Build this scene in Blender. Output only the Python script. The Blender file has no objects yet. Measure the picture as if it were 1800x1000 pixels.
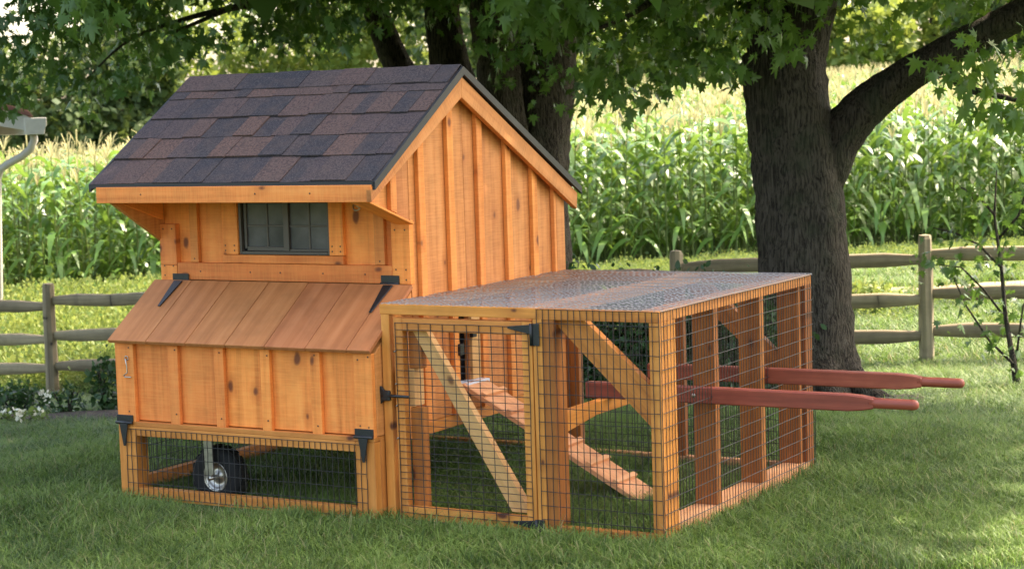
import bpy, bmesh, math, random
import numpy as np
from mathutils import Vector, Matrix

random.seed(7)
rng = np.random.default_rng(11)
S = bpy.context.scene
COL = S.collection
R = math.radians

# ------------------------------------------------------------------ camera
CF, CYAW, CPITCH, CROLL = 3383.7, -0.52073, -0.09028, 0.0311
CX, CY, CZ = 5.13549, -6.07026, 1.48589
fw = Vector((math.sin(CYAW)*math.cos(CPITCH), math.cos(CYAW)*math.cos(CPITCH), math.sin(CPITCH)))
r_ = Vector((math.cos(CYAW), -math.sin(CYAW), 0)); u_ = r_.cross(fw)
c_, s_ = math.cos(CROLL), math.sin(CROLL)
cam_r = r_*c_ - u_*s_; cam_u = u_*c_ + r_*s_
cam = bpy.data.cameras.new('camera'); camo = bpy.data.objects.new('camera', cam); COL.objects.link(camo)
m = Matrix.Identity(4)
for i in range(3):
    m[i][0] = cam_r[i]; m[i][1] = cam_u[i]; m[i][2] = -fw[i]
m[0][3], m[1][3], m[2][3] = CX, CY, CZ
camo.matrix_world = m
cam.sensor_width = 36.0; cam.lens = CF/1800*36; cam.clip_start = .05; cam.clip_end = 2000
cam.dof.use_dof = True; cam.dof.focus_distance = 7.9; cam.dof.aperture_fstop = 7.5
S.camera = camo
CAM = Vector((CX, CY, CZ))
def at(u, v, d):      # design-time helper: a point d metres in front of the camera plane
    return CAM + (fw + cam_r*((u-900)/CF) - cam_u*((v-500)/CF))*d
def toimg(P):
    P = np.asarray(P) - np.array(CAM)
    d = P @ np.array(fw)
    return 900+CF*(P@np.array(cam_r))/d, 500-CF*(P@np.array(cam_u))/d, d

# ------------------------------------------------------------------ light
SUN_EL, SUN_AZ = R(57), R(28)          # azimuth measured from +Y towards +X : the sun stands behind the trees
W_ = bpy.data.worlds.new('World'); S.world = W_; W_.use_nodes = True
nt = W_.node_tree; bg = nt.nodes['Background']
sky = nt.nodes.new('ShaderNodeTexSky'); sky.sky_type = 'NISHITA'; sky.sun_disc = False
sky.sun_elevation = SUN_EL; sky.sun_rotation = SUN_AZ
sky.air_density = 1.0; sky.dust_density = 4.0; sky.ozone_density = .6
nt.links.new(sky.outputs[0], bg.inputs[0]); bg.inputs[1].default_value = 0.15
sun = bpy.data.lights.new('sun', 'SUN'); sun.energy = 2.35; sun.angle = R(.55); sun.color = (1, .94, .84)
suno = bpy.data.objects.new('sun', sun); COL.objects.link(suno)
sd = Vector((math.sin(SUN_AZ)*math.cos(SUN_EL), math.cos(SUN_AZ)*math.cos(SUN_EL), math.sin(SUN_EL)))
suno.rotation_euler = sd.to_track_quat('Z', 'Y').to_euler(); suno.location = (0, 0, 30)
S.view_settings.view_transform = 'Standard'; S.view_settings.look = 'None'
S.view_settings.exposure = 2.52; S.view_settings.gamma = 1.0
S.view_settings.use_white_balance = True; S.view_settings.white_balance_temperature = 7600; S.view_settings.white_balance_tint = 10

# ------------------------------------------------------------------ materials
MAT = {}
def mat(name):
    m = bpy.data.materials.new(name); m.use_nodes = True; MAT[name] = m
    return m, m.node_tree, m.node_tree.nodes['Principled BSDF']
def N(t, typ, **k):
    n = t.nodes.new(typ)
    for a, b in k.items(): setattr(n, a, b)
    return n
def L(t, a, b): t.links.new(a, b)
def ramp(t, fac, stops):
    r = N(t, 'ShaderNodeValToRGB'); e = r.color_ramp.elements
    while len(e) < len(stops): e.new(.5)
    for i, (p, c) in enumerate(stops): e[i].position = p; e[i].color = (*c, 1) if len(c) == 3 else c
    if fac is not None: L(t, fac, r.inputs[0])
    return r.outputs[0]
def mix(t, f, a, b, mode='MIX'):
    n = N(t, 'ShaderNodeMix', data_type='RGBA', blend_type=mode)
    for s, v in ((0, f), (6, a), (7, b)):
        if hasattr(v, 'links'): L(t, v, n.inputs[s])
        elif s == 0: n.inputs[0].default_value = v
        else: n.inputs[s].default_value = (*v, 1)
    return n.outputs[2]
def math_(t, op, a, b=0.0, clamp=False):
    n = N(t, 'ShaderNodeMath', operation=op); n.use_clamp = clamp
    for s, v in ((0, a), (1, b)):
        if hasattr(v, 'links'): L(t, v, n.inputs[s])
        else: n.inputs[s].default_value = v
    return n.outputs[0]
def noise(t, vec, scale, detail=3, rough=.55, dim='3D'):
    n = N(t, 'ShaderNodeTexNoise'); n.noise_dimensions = dim
    n.inputs['Scale'].default_value = scale; n.inputs['Detail'].default_value = detail; n.inputs['Roughness'].default_value = rough
    if vec is not None: L(t, vec, n.inputs['Vector'])
    return n.outputs[0]
def coords(t, scale=(1, 1, 1), rand=True, src='Object'):
    tc = N(t, 'ShaderNodeTexCoord'); mp = N(t, 'ShaderNodeMapping')
    mp.inputs['Scale'].default_value = scale; L(t, tc.outputs[src], mp.inputs['Vector'])
    out = mp.outputs[0]; rnd = None
    if rand:
        oi = N(t, 'ShaderNodeObjectInfo'); rnd = oi.outputs['Random']
        ad = N(t, 'ShaderNodeVectorMath', operation='ADD'); L(t, out, ad.inputs[0])
        cb = N(t, 'ShaderNodeCombineXYZ'); mm = math_(t, 'MULTIPLY', rnd, 71.3)
        L(t, mm, cb.inputs[0]); L(t, math_(t, 'MULTIPLY', rnd, 37.7), cb.inputs[1]); L(t, math_(t, 'MULTIPLY', rnd, 53.1), cb.inputs[2])
        L(t, cb.outputs[0], ad.inputs[1]); out = ad.outputs[0]
    return out, rnd

def wood(name, light, mid, dark, knot=True, rough=.62, saw=True, var=.15, knotcol=(.10, .028, .012)):
    m, t, p = mat(name)
    v1, rnd = coords(t, (1.3, 26, 26)); v2, _ = coords(t, (1.1, 6, 6)); v3, _ = coords(t, (1, 1, 1))
    g = noise(t, v1, 1.0, 5, .65); b = noise(t, v2, 1.0, 3)
    col = ramp(t, g, [(.28, dark), (.5, mid), (.74, light)])
    col = mix(t, math_(t, 'MULTIPLY', b, .55), col, mid)
    # blotches of stain
    bl = noise(t, v3, 9.0, 3, .6)
    col = mix(t, ramp(t, bl, [(.42, (0, 0, 0)), (.72, (.5, .5, .5))]), col, tuple(x*.60 for x in mid))
    if saw:
        v4, _ = coords(t, (190, 9, 9)); sw = noise(t, v4, 1.0, 3, .6)
        col = mix(t, math_(t, 'MULTIPLY', ramp(t, sw, [(.40, (0, 0, 0)), (.62, (1, 1, 1))]), .17), col, tuple(min(1, x*1.35) for x in light))
    # per-board value
    hs = N(t, 'ShaderNodeHueSaturation'); L(t, col, hs.inputs['Color'])
    L(t, math_(t, 'ADD', math_(t, 'MULTIPLY', rnd, var*2), 1-var), hs.inputs['Value'])
    L(t, math_(t, 'ADD', math_(t, 'MULTIPLY', rnd, .007), .4965), hs.inputs['Hue'])
    col = hs.outputs[0]
    if knot:
        vk, _ = coords(t, (4.2, 7.0, .01)); vo = N(t, 'ShaderNodeTexVoronoi'); vo.voronoi_dimensions = '2D'; vo.inputs['Scale'].default_value = 1.0
        dn = N(t, 'ShaderNodeVectorMath', operation='ADD'); L(t, vk, dn.inputs[0])
        vz, _ = coords(t, (14, 14, 14)); nz = N(t, 'ShaderNodeTexNoise'); nz.inputs['Scale'].default_value = 1; L(t, vz, nz.inputs['Vector'])
        sc = N(t, 'ShaderNodeVectorMath', operation='SCALE'); L(t, nz.outputs['Color'], sc.inputs[0]); sc.inputs['Scale'].default_value = .10
        L(t, sc.outputs[0], dn.inputs[1]); L(t, dn.outputs[0], vo.inputs['Vector'])
        sep = N(t, 'ShaderNodeSeparateColor'); L(t, vo.outputs['Color'], sep.inputs[0])
        sel = math_(t, 'GREATER_THAN', sep.outputs[0], .62)
        rad = math_(t, 'MULTIPLY', math_(t, 'POWER', sep.outputs[1], 1.8), .075)
        dd = math_(t, 'SUBTRACT', vo.outputs['Distance'], rad)
        k = ramp(t, dd, [(0.0, (1, 1, 1)), (.03, (.55, .55, .55)), (.055, (0, 0, 0))])
        halo = ramp(t, dd, [(.03, (.6, .6, .6)), (.22, (0, 0, 0))])
        col = mix(t, math_(t, 'MULTIPLY', math_(t, 'MULTIPLY', halo, sel), .75), col, dark)
        col = mix(t, math_(t, 'MULTIPLY', k, sel), col, knotcol)
    L(t, col, p.inputs['Base Color']); p.inputs['Roughness'].default_value = rough
    p.inputs['Specular IOR Level'].default_value = .35
    bp = N(t, 'ShaderNodeBump'); bp.inputs['Strength'].default_value = .35; bp.inputs['Distance'].default_value = .002
    v5, _ = coords(t, (210, 22, 22)); h = math_(t, 'ADD', math_(t, 'MULTIPLY', noise(t, v5, 1.0, 2), .7 if saw else .1), g)
    L(t, h, bp.inputs['Height']); L(t, bp.outputs[0], p.inputs['Normal'])
    return m
wood('cedar_front', (.93, .34, .088), (.84, .235, .050), (.48, .105, .018), knotcol=(.20, .055, .018))  # front boards' colour raised to make up for weak light on that face
wood('cedar_gable', (.72, .31, .105), (.60, .215, .056), (.34, .09, .020), knotcol=(.22, .07, .025))  # same cedar, colour lowered because the gable catches more skylight
wood('cedar_batten', (.82, .32, .085), (.72, .225, .048), (.44, .10, .018), knotcol=(.20, .055, .018))
wood('lid_wood', (.56, .225, .085), (.46, .160, .052), (.30, .095, .030), saw=False, rough=.68, var=.05, knot=False)
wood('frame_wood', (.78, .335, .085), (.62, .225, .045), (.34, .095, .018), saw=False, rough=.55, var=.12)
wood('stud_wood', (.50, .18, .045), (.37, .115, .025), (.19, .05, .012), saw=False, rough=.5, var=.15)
wood('pine_pale', (.76, .46, .21), (.66, .35, .13), (.46, .21, .065), saw=False, var=.08, knotcol=(.2, .08, .03))
wood('ramp_wood', (.88, .48, .26), (.78, .37, .17), (.55, .22, .09), saw=False, var=.1, knot=False)
wood('handle_wood', (.46, .13, .072), (.29, .068, .040), (.12, .028, .020), saw=False, rough=.42, var=.05, knot=False)
wood('fence_wood', (.38, .31, .20), (.27, .215, .135), (.12, .095, .06), saw=False, rough=.85, var=.15, knotcol=(.05, .04, .03))

def simple(name, col, rough=.5, metal=0, spec=.5, bump=0, bscale=60, var=0):
    m, t, p = mat(name)
    if var:
        v, _ = coords(t); n = noise(t, v, bscale, 4)
        L(t, ramp(t, n, [(.3, tuple(c*(1-var) for c in col)), (.7, tuple(min(1, c*(1+var)) for c in col))]), p.inputs['Base Color'])
    else: p.inputs['Base Color'].default_value = (*col, 1)
    p.inputs['Roughness'].default_value = rough; p.inputs['Metallic'].default_value = metal
    p.inputs['Specular IOR Level'].default_value = spec
    if bump:
        v, _ = coords(t); bp = N(t, 'ShaderNodeBump'); bp.inputs['Strength'].default_value = bump; bp.inputs['Distance'].default_value = .003
        L(t, noise(t, v, bscale, 4), bp.inputs['Height']); L(t, bp.outputs[0], p.inputs['Normal'])
    return m
simple('black_iron', (.012, .013, .014), .42, .0, .5, .3, 90, .3)
simple('galvanised', (.46, .43, .38), .38, 1, .5, .2, 40, .25)
simple('wire_dark', (.045, .043, .042), .45, .6, .5)
simple('wire_bright', (.42, .41, .39), .40, .85, .5)
simple('tyre_rubber', (.012, .012, .012), .75, 0, .3, .4, 80)
simple('window_frame', (.075, .060, .050), .42, 0, .5)
simple('white_plastic', (.62, .66, .72), .4)
simple('nail', (.10, .05, .03), .6, .4)
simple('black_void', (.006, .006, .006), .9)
simple('drip_edge', (.020, .020, .024), .45, .2)
simple('white_paint', (.42, .40, .35), .55, 0, .4, .1, 20, .06)
simple('pale_wall', (.50, .44, .36), .8, 0, .3, .1, 3, .1)
simple('red_roof', (.16, .07, .055), .8, 0, .3, .2, 9, .2)
simple('petal', (.80, .76, .60), .6)
simple('plywood', (.40, .20, .08), .7, 0, .3, .2, 12, .2)
# window glass: dark room and sky reflections put into a mottled grey colour
m, t, p = mat('window_glass')
p.inputs['Roughness'].default_value = .22; p.inputs['Specular IOR Level'].default_value = .3
v, _ = coords(t); L(t, ramp(t, noise(t, v, 7, 4), [(.3, (.045, .044, .048)), (.7, (.125, .12, .125))]), p.inputs['Base Color'])
# shingles
m, t, p = mat('shingle')
v, rnd = coords(t); oi = rnd
base = ramp(t, rnd, [(0, (.020, .023, .031)), (.22, (.034, .031, .036)), (.40, (.070, .047, .044)), (.7, (.125, .064, .046)), (.86, (.064, .043, .044)), (1, (.024, .026, .034))])
gr = noise(t, v, 260, 2, .8); gr2 = noise(t, v, 14, 4, .65); gr3 = noise(t, v, 120, 2, .7)
base = mix(t, ramp(t, gr, [(.46, (0, 0, 0)), (.62, (.45, .45, .45))]), base, (.17, .125, .115)); base = mix(t, ramp(t, gr3, [(.42, (.6, .6, .6)), (.54, (0, 0, 0))]), base, (.014, .014, .018))
base = mix(t, ramp(t, gr2, [(.42, (0, 0, 0)), (.66, (.4, .4, .4))]), base, (.095, .062, .052))
L(t, base, p.inputs['Base Color']); p.inputs['Roughness'].default_value = .88; p.inputs['Specular IOR Level'].default_value = .25
bp = N(t, 'ShaderNodeBump'); bp.inputs['Strength'].default_value = .7; bp.inputs['Distance'].default_value = .002
L(t, gr, bp.inputs['Height']); L(t, bp.outputs[0], p.inputs['Normal'])
# bark
def bark(name, a, b, c):
    m, t, p = mat(name)
    v, _ = coords(t, (1, 1, .16), rand=False); v2, _ = coords(t, (1, 1, 1), rand=False)
    vn = N(t, 'ShaderNodeVectorMath', operation='ADD'); L(t, v, vn.inputs[0])
    nn = N(t, 'ShaderNodeTexNoise'); nn.inputs['Scale'].default_value = 5; L(t, v2, nn.inputs['Vector'])
    sc = N(t, 'ShaderNodeVectorMath', operation='SCALE'); L(t, nn.outputs['Color'], sc.inputs[0]); sc.inputs['Scale'].default_value = .05
    L(t, sc.outputs[0], vn.inputs[1])
    vf, _ = coords(t, (78, 78, 9), rand=False); va = N(t, 'ShaderNodeVectorMath', operation='ADD'); L(t, vf, va.inputs[0])
    sc2 = N(t, 'ShaderNodeVectorMath', operation='SCALE'); L(t, nn.outputs['Color'], sc2.inputs[0]); sc2.inputs['Scale'].default_value = 3.0; L(t, sc2.outputs[0], va.inputs[1])
    fr = noise(t, va.outputs[0], 1.0, 3, .6)
    n2 = noise(t, v2, 5, 4); n3 = noise(t, v2, 90, 4, .7)
    h = math_(t, 'ADD', ramp(t, fr, [(.36, (0, 0, 0)), (.50, (.6, .6, .6)), (.66, (1, 1, 1))]), math_(t, 'MULTIPLY', n3, .35))
    col = ramp(t, h, [(.12, a), (.62, b), (1, c)])
    col = mix(t, ramp(t, n2, [(.5, (0, 0, 0)), (.72, (.55, .55, .55))]), col, (.055, .065, .035))
    L(t, col, p.inputs['Base Color']); p.inputs['Roughness'].default_value = .92; p.inputs['Specular IOR Level'].default_value = .2
    bp = N(t, 'ShaderNodeBump'); bp.inputs['Strength'].default_value = 1; bp.inputs['Distance'].default_value = .03
    L(t, h, bp.inputs['Height']); L(t, bp.outputs[0], p.inputs['Normal'])
bark('bark', (.026, .020, .015), (.070, .056, .041), (.115, .095, .072))
bark('bark_dark', (.020, .015, .011), (.065, .050, .036), (.10, .08, .06))
# leaves
def leaf(name, a, b, trans, tcol, rough=.42, gloss=.5, nscale=.7):
    m, t, p = mat(name)
    geo = N(t, 'ShaderNodeNewGeometry')
    v, _ = coords(t, rand=False)
    rn = geo.outputs['Random Per Island']
    f = math_(t, 'ADD', math_(t, 'MULTIPLY', rn, .6), math_(t, 'MULTIPLY', noise(t, v, nscale, 2), .4))
    if name in ('grass_blade', 'grass_dry'):
        pn = noise(t, geo.outputs['Position'], 1.6, 4, .6); f = math_(t, 'ADD', f, math_(t, 'MULTIPLY', math_(t, 'SUBTRACT', pn, .5), 1.1))
    col = ramp(t, f, [(.2, a), (.8, b)])
    L(t, col, p.inputs['Base Color']); p.inputs['Roughness'].default_value = rough; p.inputs['Specular IOR Level'].default_value = gloss
    tr = N(t, 'ShaderNodeBsdfTranslucent'); L(t, mix(t, .5, col, tcol), tr.inputs[0])
    ms = N(t, 'ShaderNodeMixShader'); ms.inputs[0].default_value = trans
    L(t, p.outputs[0], ms.inputs[1]); L(t, tr.outputs[0], ms.inputs[2])
    L(t, ms.outputs[0], t.nodes['Material Output'].inputs['Surface'])
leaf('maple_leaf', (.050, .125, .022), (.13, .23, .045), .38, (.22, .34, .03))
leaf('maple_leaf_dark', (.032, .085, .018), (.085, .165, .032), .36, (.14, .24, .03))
leaf('far_leaf', (.09, .15, .03), (.18, .24, .05), .42, (.40, .45, .08), .6, .3)
leaf('far_leaf_dark', (.035, .07, .025), (.08, .12, .035), .3, (.2, .25, .05), .6, .3)
leaf('shrub_leaf', (.020, .050, .016), (.045, .10, .028), .2, (.1, .2, .03), .45, .4)
leaf('weed_leaf', (.07, .15, .03), (.27, .31, .10), .35, (.4, .45, .1), .6, .3)
leaf('corn_leaf', (.040, .115, .018), (.13, .25, .045), .30, (.30, .44, .07), .38, .5, .25)
leaf('corn_tassel', (.30, .30, .12), (.52, .46, .24), .3, (.6, .5, .3), .8, .2)
leaf('corn_stalk', (.10, .16, .04), (.20, .24, .08), .1, (.3, .35, .1), .6, .3)
leaf('grass_blade', (.016, .050, .009), (.21, .31, .072), .35, (.2, .36, .06), .45, .35, 1.1)
leaf('grass_dry', (.20, .20, .09), (.38, .34, .18), .35, (.4, .36, .16), .6, .2)

# ground: lawn, dirt strip, weeds
m, t, p = mat('lawn_ground')
v, _ = coords(t, rand=False)
n1 = noise(t, v, 1.1, 4); n2 = noise(t, v, 40, 4, .7); n3 = noise(t, v, .25, 3)
col = ramp(t, n2, [(.25, (.016, .035, .010)), (.5, (.035, .068, .018)), (.75, (.08, .12, .035))])
col = mix(t, ramp(t, n1, [(.5, (0, 0, 0)), (.8, (.45, .45, .45))]), col, (.14, .13, .06))
L(t, col, p.inputs['Base Color']); p.inputs['Roughness'].default_value = .9; p.inputs['Specular IOR Level'].default_value = .15
bp = N(t, 'ShaderNodeBump'); bp.inputs['Distance'].default_value = .03; bp.inputs['Strength'].default_value = .8
L(t, n2, bp.inputs['Height']); L(t, bp.outputs[0], p.inputs['Normal'])
m, t, p = mat('dirt')
v, _ = coords(t, rand=False); n1 = noise(t, v, 3, 5); n2 = noise(t, v, 30, 4)
col = ramp(t, n2, [(.3, (.20, .13, .08)), (.6, (.42, .31, .20)), (.8, (.55, .44, .30))])
col = mix(t, ramp(t, n1, [(.5, (0, 0, 0)), (.62, (.8, .8, .8))]), col, (.12, .18, .05))
L(t, col, p.inputs['Base Color']); p.inputs['Roughness'].default_value = .95
m, t, p = mat('mulch')
v, _ = coords(t, rand=False); n2 = noise(t, v, 45, 5, .75)
L(t, ramp(t, n2, [(.3, (.035, .022, .016)), (.55, (.12, .08, .06)), (.75, (.28, .20, .16))]), p.inputs['Base Color']); p.inputs['Roughness'].default_value = .95
bp = N(t, 'ShaderNodeBump'); bp.inputs['Distance'].default_value = .04; L(t, n2, bp.inputs['Height']); L(t, bp.outputs[0], p.inputs['Normal'])

# ------------------------------------------------------------------ object helpers
WM = {}
def tag(o, label=None, cat=None, group=None, kind=None):
    if label: o['label'] = label
    if cat: o['category'] = cat
    if group: o['group'] = group
    if kind: o['kind'] = kind
    return o
def place(o, parent, world):
    COL.objects.link(o)
    if parent is not None:
        o.parent = parent; o.matrix_basis = WM[parent.name].inverted() @ world
    else: o.matrix_basis = world
    WM[o.name] = world
    return o
def empty(name, loc, parent=None, **k):
    o = bpy.data.objects.new(name, None); o.empty_display_size = .2
    place(o, parent, Matrix.Translation(loc)); return tag(o, **k)
def meshobj(name, me, parent=None, world=None, mats=(), **k):
    for x in mats: me.materials.append(MAT[x])
    o = bpy.data.objects.new(name, me)
    place(o, parent, world or Matrix.Identity(4)); return tag(o, **k)
def fast(name, V, F, mi=None, smooth=False):
    """V (n,3) array, F (k,3 or 4) array"""
    V = np.asarray(V, np.float32); F = np.asarray(F, np.int32)
    me = bpy.data.meshes.new(name); k, w = F.shape
    me.vertices.add(len(V)); me.vertices.foreach_set('co', V.ravel())
    me.loops.add(k*w); me.loops.foreach_set('vertex_index', F.ravel())
    me.polygons.add(k); me.polygons.foreach_set('loop_start', np.arange(0, k*w, w, dtype=np.int32))
    me.polygons.foreach_set('loop_total', np.full(k, w, np.int32))
    if mi is not None: me.polygons.foreach_set('material_index', np.asarray(mi, np.int32))
    if smooth: me.polygons.foreach_set('use_smooth', np.ones(k, bool))
    me.update(calc_edges=True); return me
def prism(name, parent, mt, pts, ext, long, bev=.0015, **k):
    """polygon pts (world) extruded by vector ext; local X runs along the grain"""
    pts = [Vector(p) for p in pts]; ext = Vector(ext); long = Vector(long).normalized()
    c = sum(pts, Vector())/len(pts) + ext*.5
    zx = ext.normalized(); xx = (long - zx*long.dot(zx))
    if xx.length < 1e-4: xx = zx.orthogonal()
    xx.normalize(); yy = zx.cross(xx)
    M = Matrix.Identity(4)
    for i in range(3): M[i][0] = xx[i]; M[i][1] = yy[i]; M[i][2] = zx[i]; M[i][3] = c[i]
    Mi = M.inverted(); bm = bmesh.new()
    a = [bm.verts.new(Mi @ p) for p in pts]; b = [bm.verts.new(Mi @ (p+ext)) for p in pts]
    n = len(a); bm.faces.new(a[::-1]); bm.faces.new(b)
    for i in range(n): bm.faces.new((a[i], a[(i+1) % n], b[(i+1) % n], b[i]))
    bmesh.ops.recalc_face_normals(bm, faces=bm.faces)
    if bev: bmesh.ops.bevel(bm, geom=list(bm.edges), offset=bev, segments=1, affect='EDGES', clamp_overlap=True)
    me = bpy.data.meshes.new(name); bm.to_mesh(me); bm.free()
    return meshobj(name, me, parent, M, [mt], **k)
def box(name, parent, mt, x0, x1, y0, y1, z0, z1, grain='z', bev=.0015, **k):
    if grain == 'z' or grain == 'x':
        pts = [(x0, y0, z0), (x1, y0, z0), (x1, y0, z1), (x0, y0, z1)]; ext = (0, y1-y0, 0)
    else:
        pts = [(x0, y0, z0), (x0, y1, z0), (x0, y1, z1), (x0, y0, z1)]; ext = (x1-x0, 0, 0)
    g = {'x': (1, 0, 0), 'y': (0, 1, 0), 'z': (0, 0, 1)}[grain]
    return prism(name, parent, mt, pts, ext, g, bev, **k)
def wires(segs, r):
    V = []; F = []
    for a, b in segs:
        a = Vector(a); b = Vector(b); d = (b-a).normalized(); o1 = d.orthogonal().normalized()*r; o2 = d.cross(o1).normalized()*r
        i = len(V)
        for q in (a, b):
            for s in (o1, o2, -o1, -o2): V.append(tuple(q+s))
        for j in range(4): F.append((i+j, i+(j+1) % 4, i+4+(j+1) % 4, i+4+j))
    return fast('wire_mesh', V, F)
def tube(path, radii, n=8, cap=True, rough=0, seed=0, close=False):
    """lofted tube through path; returns V,F(quads)"""
    rg = np.random.default_rng(seed); V = []; F = []
    path = [Vector(p) for p in path]; ref = Vector((1, 0, 0))
    for i, p in enumerate(path):
        d = (path[min(i+1, len(path)-1)] - path[max(i-1, 0)]).normalized()
        a = (ref - d*ref.dot(d))
        if a.length < .1: a = d.orthogonal()
        a.normalize(); ref = a; b = d.cross(a)
        for k in range(n):
            th = 2*math.pi*k/n; rr = radii[i]*(1+rough*(rg.random()-.5)*2)
            V.append(tuple(p + (a*math.cos(th)+b*math.sin(th))*rr))
    for i in range(len(path)-1):
        for k in range(n):
            F.append((i*n+k, i*n+(k+1) % n, (i+1)*n+(k+1) % n, (i+1)*n+k))
    if cap:
        for i, s in ((0, -1), (len(path)-1, 1)):
            V.append(tuple(path[i])); c = len(V)-1
            for k in range(n): F.append((c, i*n+k, i*n+(k+1) % n, c) if False else (c, i*n+(k if s > 0 else (k+1) % n), i*n+((k+1) % n if s > 0 else k), i*n+((k+1) % n if s > 0 else k)))
    return V, F
def tubeobj(name, parent, mt, path, radii, n=8, rough=0, seed=0, smooth=True, **k):
    V, F = tube(path, radii, n, True, rough, seed)
    bm = bmesh.new(); vs = [bm.verts.new(v) for v in V]
    for f in F:
        f2 = list(dict.fromkeys(f))
        try: bm.faces.new([vs[i] for i in f2])
        except ValueError: pass
    bmesh.ops.recalc_face_normals(bm, faces=bm.faces)
    me = bpy.data.meshes.new(name)
    c = Vector(path[0]); bmesh.ops.translate(bm, verts=bm.verts, vec=-c)
    bm.to_mesh(me); bm.free()
    if smooth: me.polygons.foreach_set('use_smooth', np.ones(len(me.polygons), bool))
    return meshobj(name, me, parent, Matrix.Translation(c), [mt], **k)
def curve_pts(P, n):
    """Catmull-Rom through P"""
    P = [Vector(p) for p in P]; P = [P[0]*2-P[1]] + P + [P[-1]*2-P[-2]]; out = []
    for i in range(1, len(P)-2):
        for j in range(n):
            s = j/n; a, b, c, d = P[i-1], P[i], P[i+1], P[i+2]
            out.append(.5*((2*b)+(c-a)*s+(2*a-5*b+4*c-d)*s*s+(3*b-a-3*c+d)*s**3))
    out.append(P[-2]); return out

# ------------------------------------------------------------------ terrain
def hz(u): return 222 - .0311*(u-90)
CTRL = []
for x in (-.6, .6, 1.8, 3.2):
    for y in (-2.2, -.3, 1.3): CTRL.append((x, y, 0))
CTRL += [(5, -6, 0), (9, -2, .05), (0, -7, 0), (-5, -4, -.30), (5.5, 2, -.05)]
for (u, v, d) in ((0, 800, 12.3), (-700, 812, 12.3), (0, 900, 9.3), (-600, 910, 9.3), (0, 985, 7.6)): CTRL.append(tuple(at(u, v, d)))
for (u, v, d) in ((93, 695, 19), (1630, 640, 16), (1420, 722, 13), (0, 742, 15), (200, 737, 15), (1788, 684, 13.3), (820, 672, 17.5), (1150, 660, 16.8), (-500, 760, 17), (2300, 640, 15),
                  (-700, 560, 29), (0, 533, 29), (450, 507, 29), (1000, 472, 29), (1500, 442, 29), (2200, 405, 29), (1650, 520, 21), (100, 610, 23)):
    CTRL.append(tuple(at(u, v, d)))
for u, zt in ((-800, 330), (0, 283), (500, 220), (1000, 160), (1400, 135), (1800, 112), (2600, 80)):
    p = at(u, zt, 75); hh_ = 2.45 if u < 600 else 2.15; CTRL.append((p.x, p.y, p.z-hh_)); p = at(u, zt+14, 52); CTRL.append((p.x, p.y, p.z-hh_))
for u, g in ((-3000, -3.5), (0, -1.6), (900, .3), (1800, 1.2), (5000, 3.0)):
    p = at(u, 200, 130); CTRL.append((p.x, p.y, g))
CTRL = np.array(CTRL)
def _tps(r2): return np.where(r2 > 1e-12, r2*np.log(np.maximum(r2, 1e-12)), 0)*.5
_n = len(CTRL); A = np.zeros((_n+3, _n+3))
A[:_n, :_n] = _tps(((CTRL[:, None, :2]-CTRL[None, :, :2])**2).sum(-1)) + np.eye(_n)*.02
A[:_n, _n] = 1; A[:_n, _n+1:] = CTRL[:, :2]; A[_n, :_n] = 1; A[_n+1:, :_n] = CTRL[:, :2].T
_w = np.linalg.solve(A, np.r_[CTRL[:, 2], 0, 0, 0])
def ground(x, y):
    x = np.atleast_1d(np.asarray(x, float)); y = np.atleast_1d(np.asarray(y, float)); sh = x.shape
    x = x.ravel(); y = y.ravel()
    # beyond 150 m hold the value of the rim
    dx, dy = x-CX, y-CY; rr = np.hypot(dx, dy); k = np.minimum(1, 150/np.maximum(rr, 1e-6)); X = CX+dx*k; Y = CY+dy*k
    out = np.empty(len(x))
    for i in range(0, len(x), 4000):
        s = slice(i, i+4000)
        out[s] = _tps((X[s, None]-CTRL[None, :, 0])**2+(Y[s, None]-CTRL[None, :, 1])**2) @ _w[:_n] + _w[_n] + X[s]*_w[_n+1] + Y[s]*_w[_n+2]
    # level pad under the coop
    dd = np.maximum(np.maximum(-.1-x, x-2.5), np.maximum(-.35-y, y-1.3)); kk = np.clip(dd/2.2, 0, 1); kk = kk*kk*(3-2*kk)
    return (out*kk).reshape(sh)
def gz(x, y): return float(ground(x, y)[0])
def ground_hit(u, v):
    """march the viewing ray to the terrain (design-time helper)"""
    d = 5.0; dirv = fw + cam_r*((u-900)/CF) - cam_u*((v-500)/CF)
    while d < 140:
        p = CAM+dirv*d
        if p.z < gz(p.x, p.y): break
        d *= 1.01
    return CAM+dirv*d
n = 150; s = np.linspace(-1, 1, n); g = np.sign(s)*(np.abs(s)**3.2)*500 + s*22
X, Y = np.meshgrid(g+1.0, g+3.0); Z = ground(X, Y)
V = np.stack([X.ravel(), Y.ravel(), Z.ravel()], 1); idx = np.arange(n*n).reshape(n, n)
F = np.stack([idx[:-1, :-1].ravel(), idx[:-1, 1:].ravel(), idx[1:, 1:].ravel(), idx[1:, :-1].ravel()], 1)
meshobj('lawn', fast('lawn', V, F, smooth=True), mats=['lawn_ground'], kind='structure')
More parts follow.
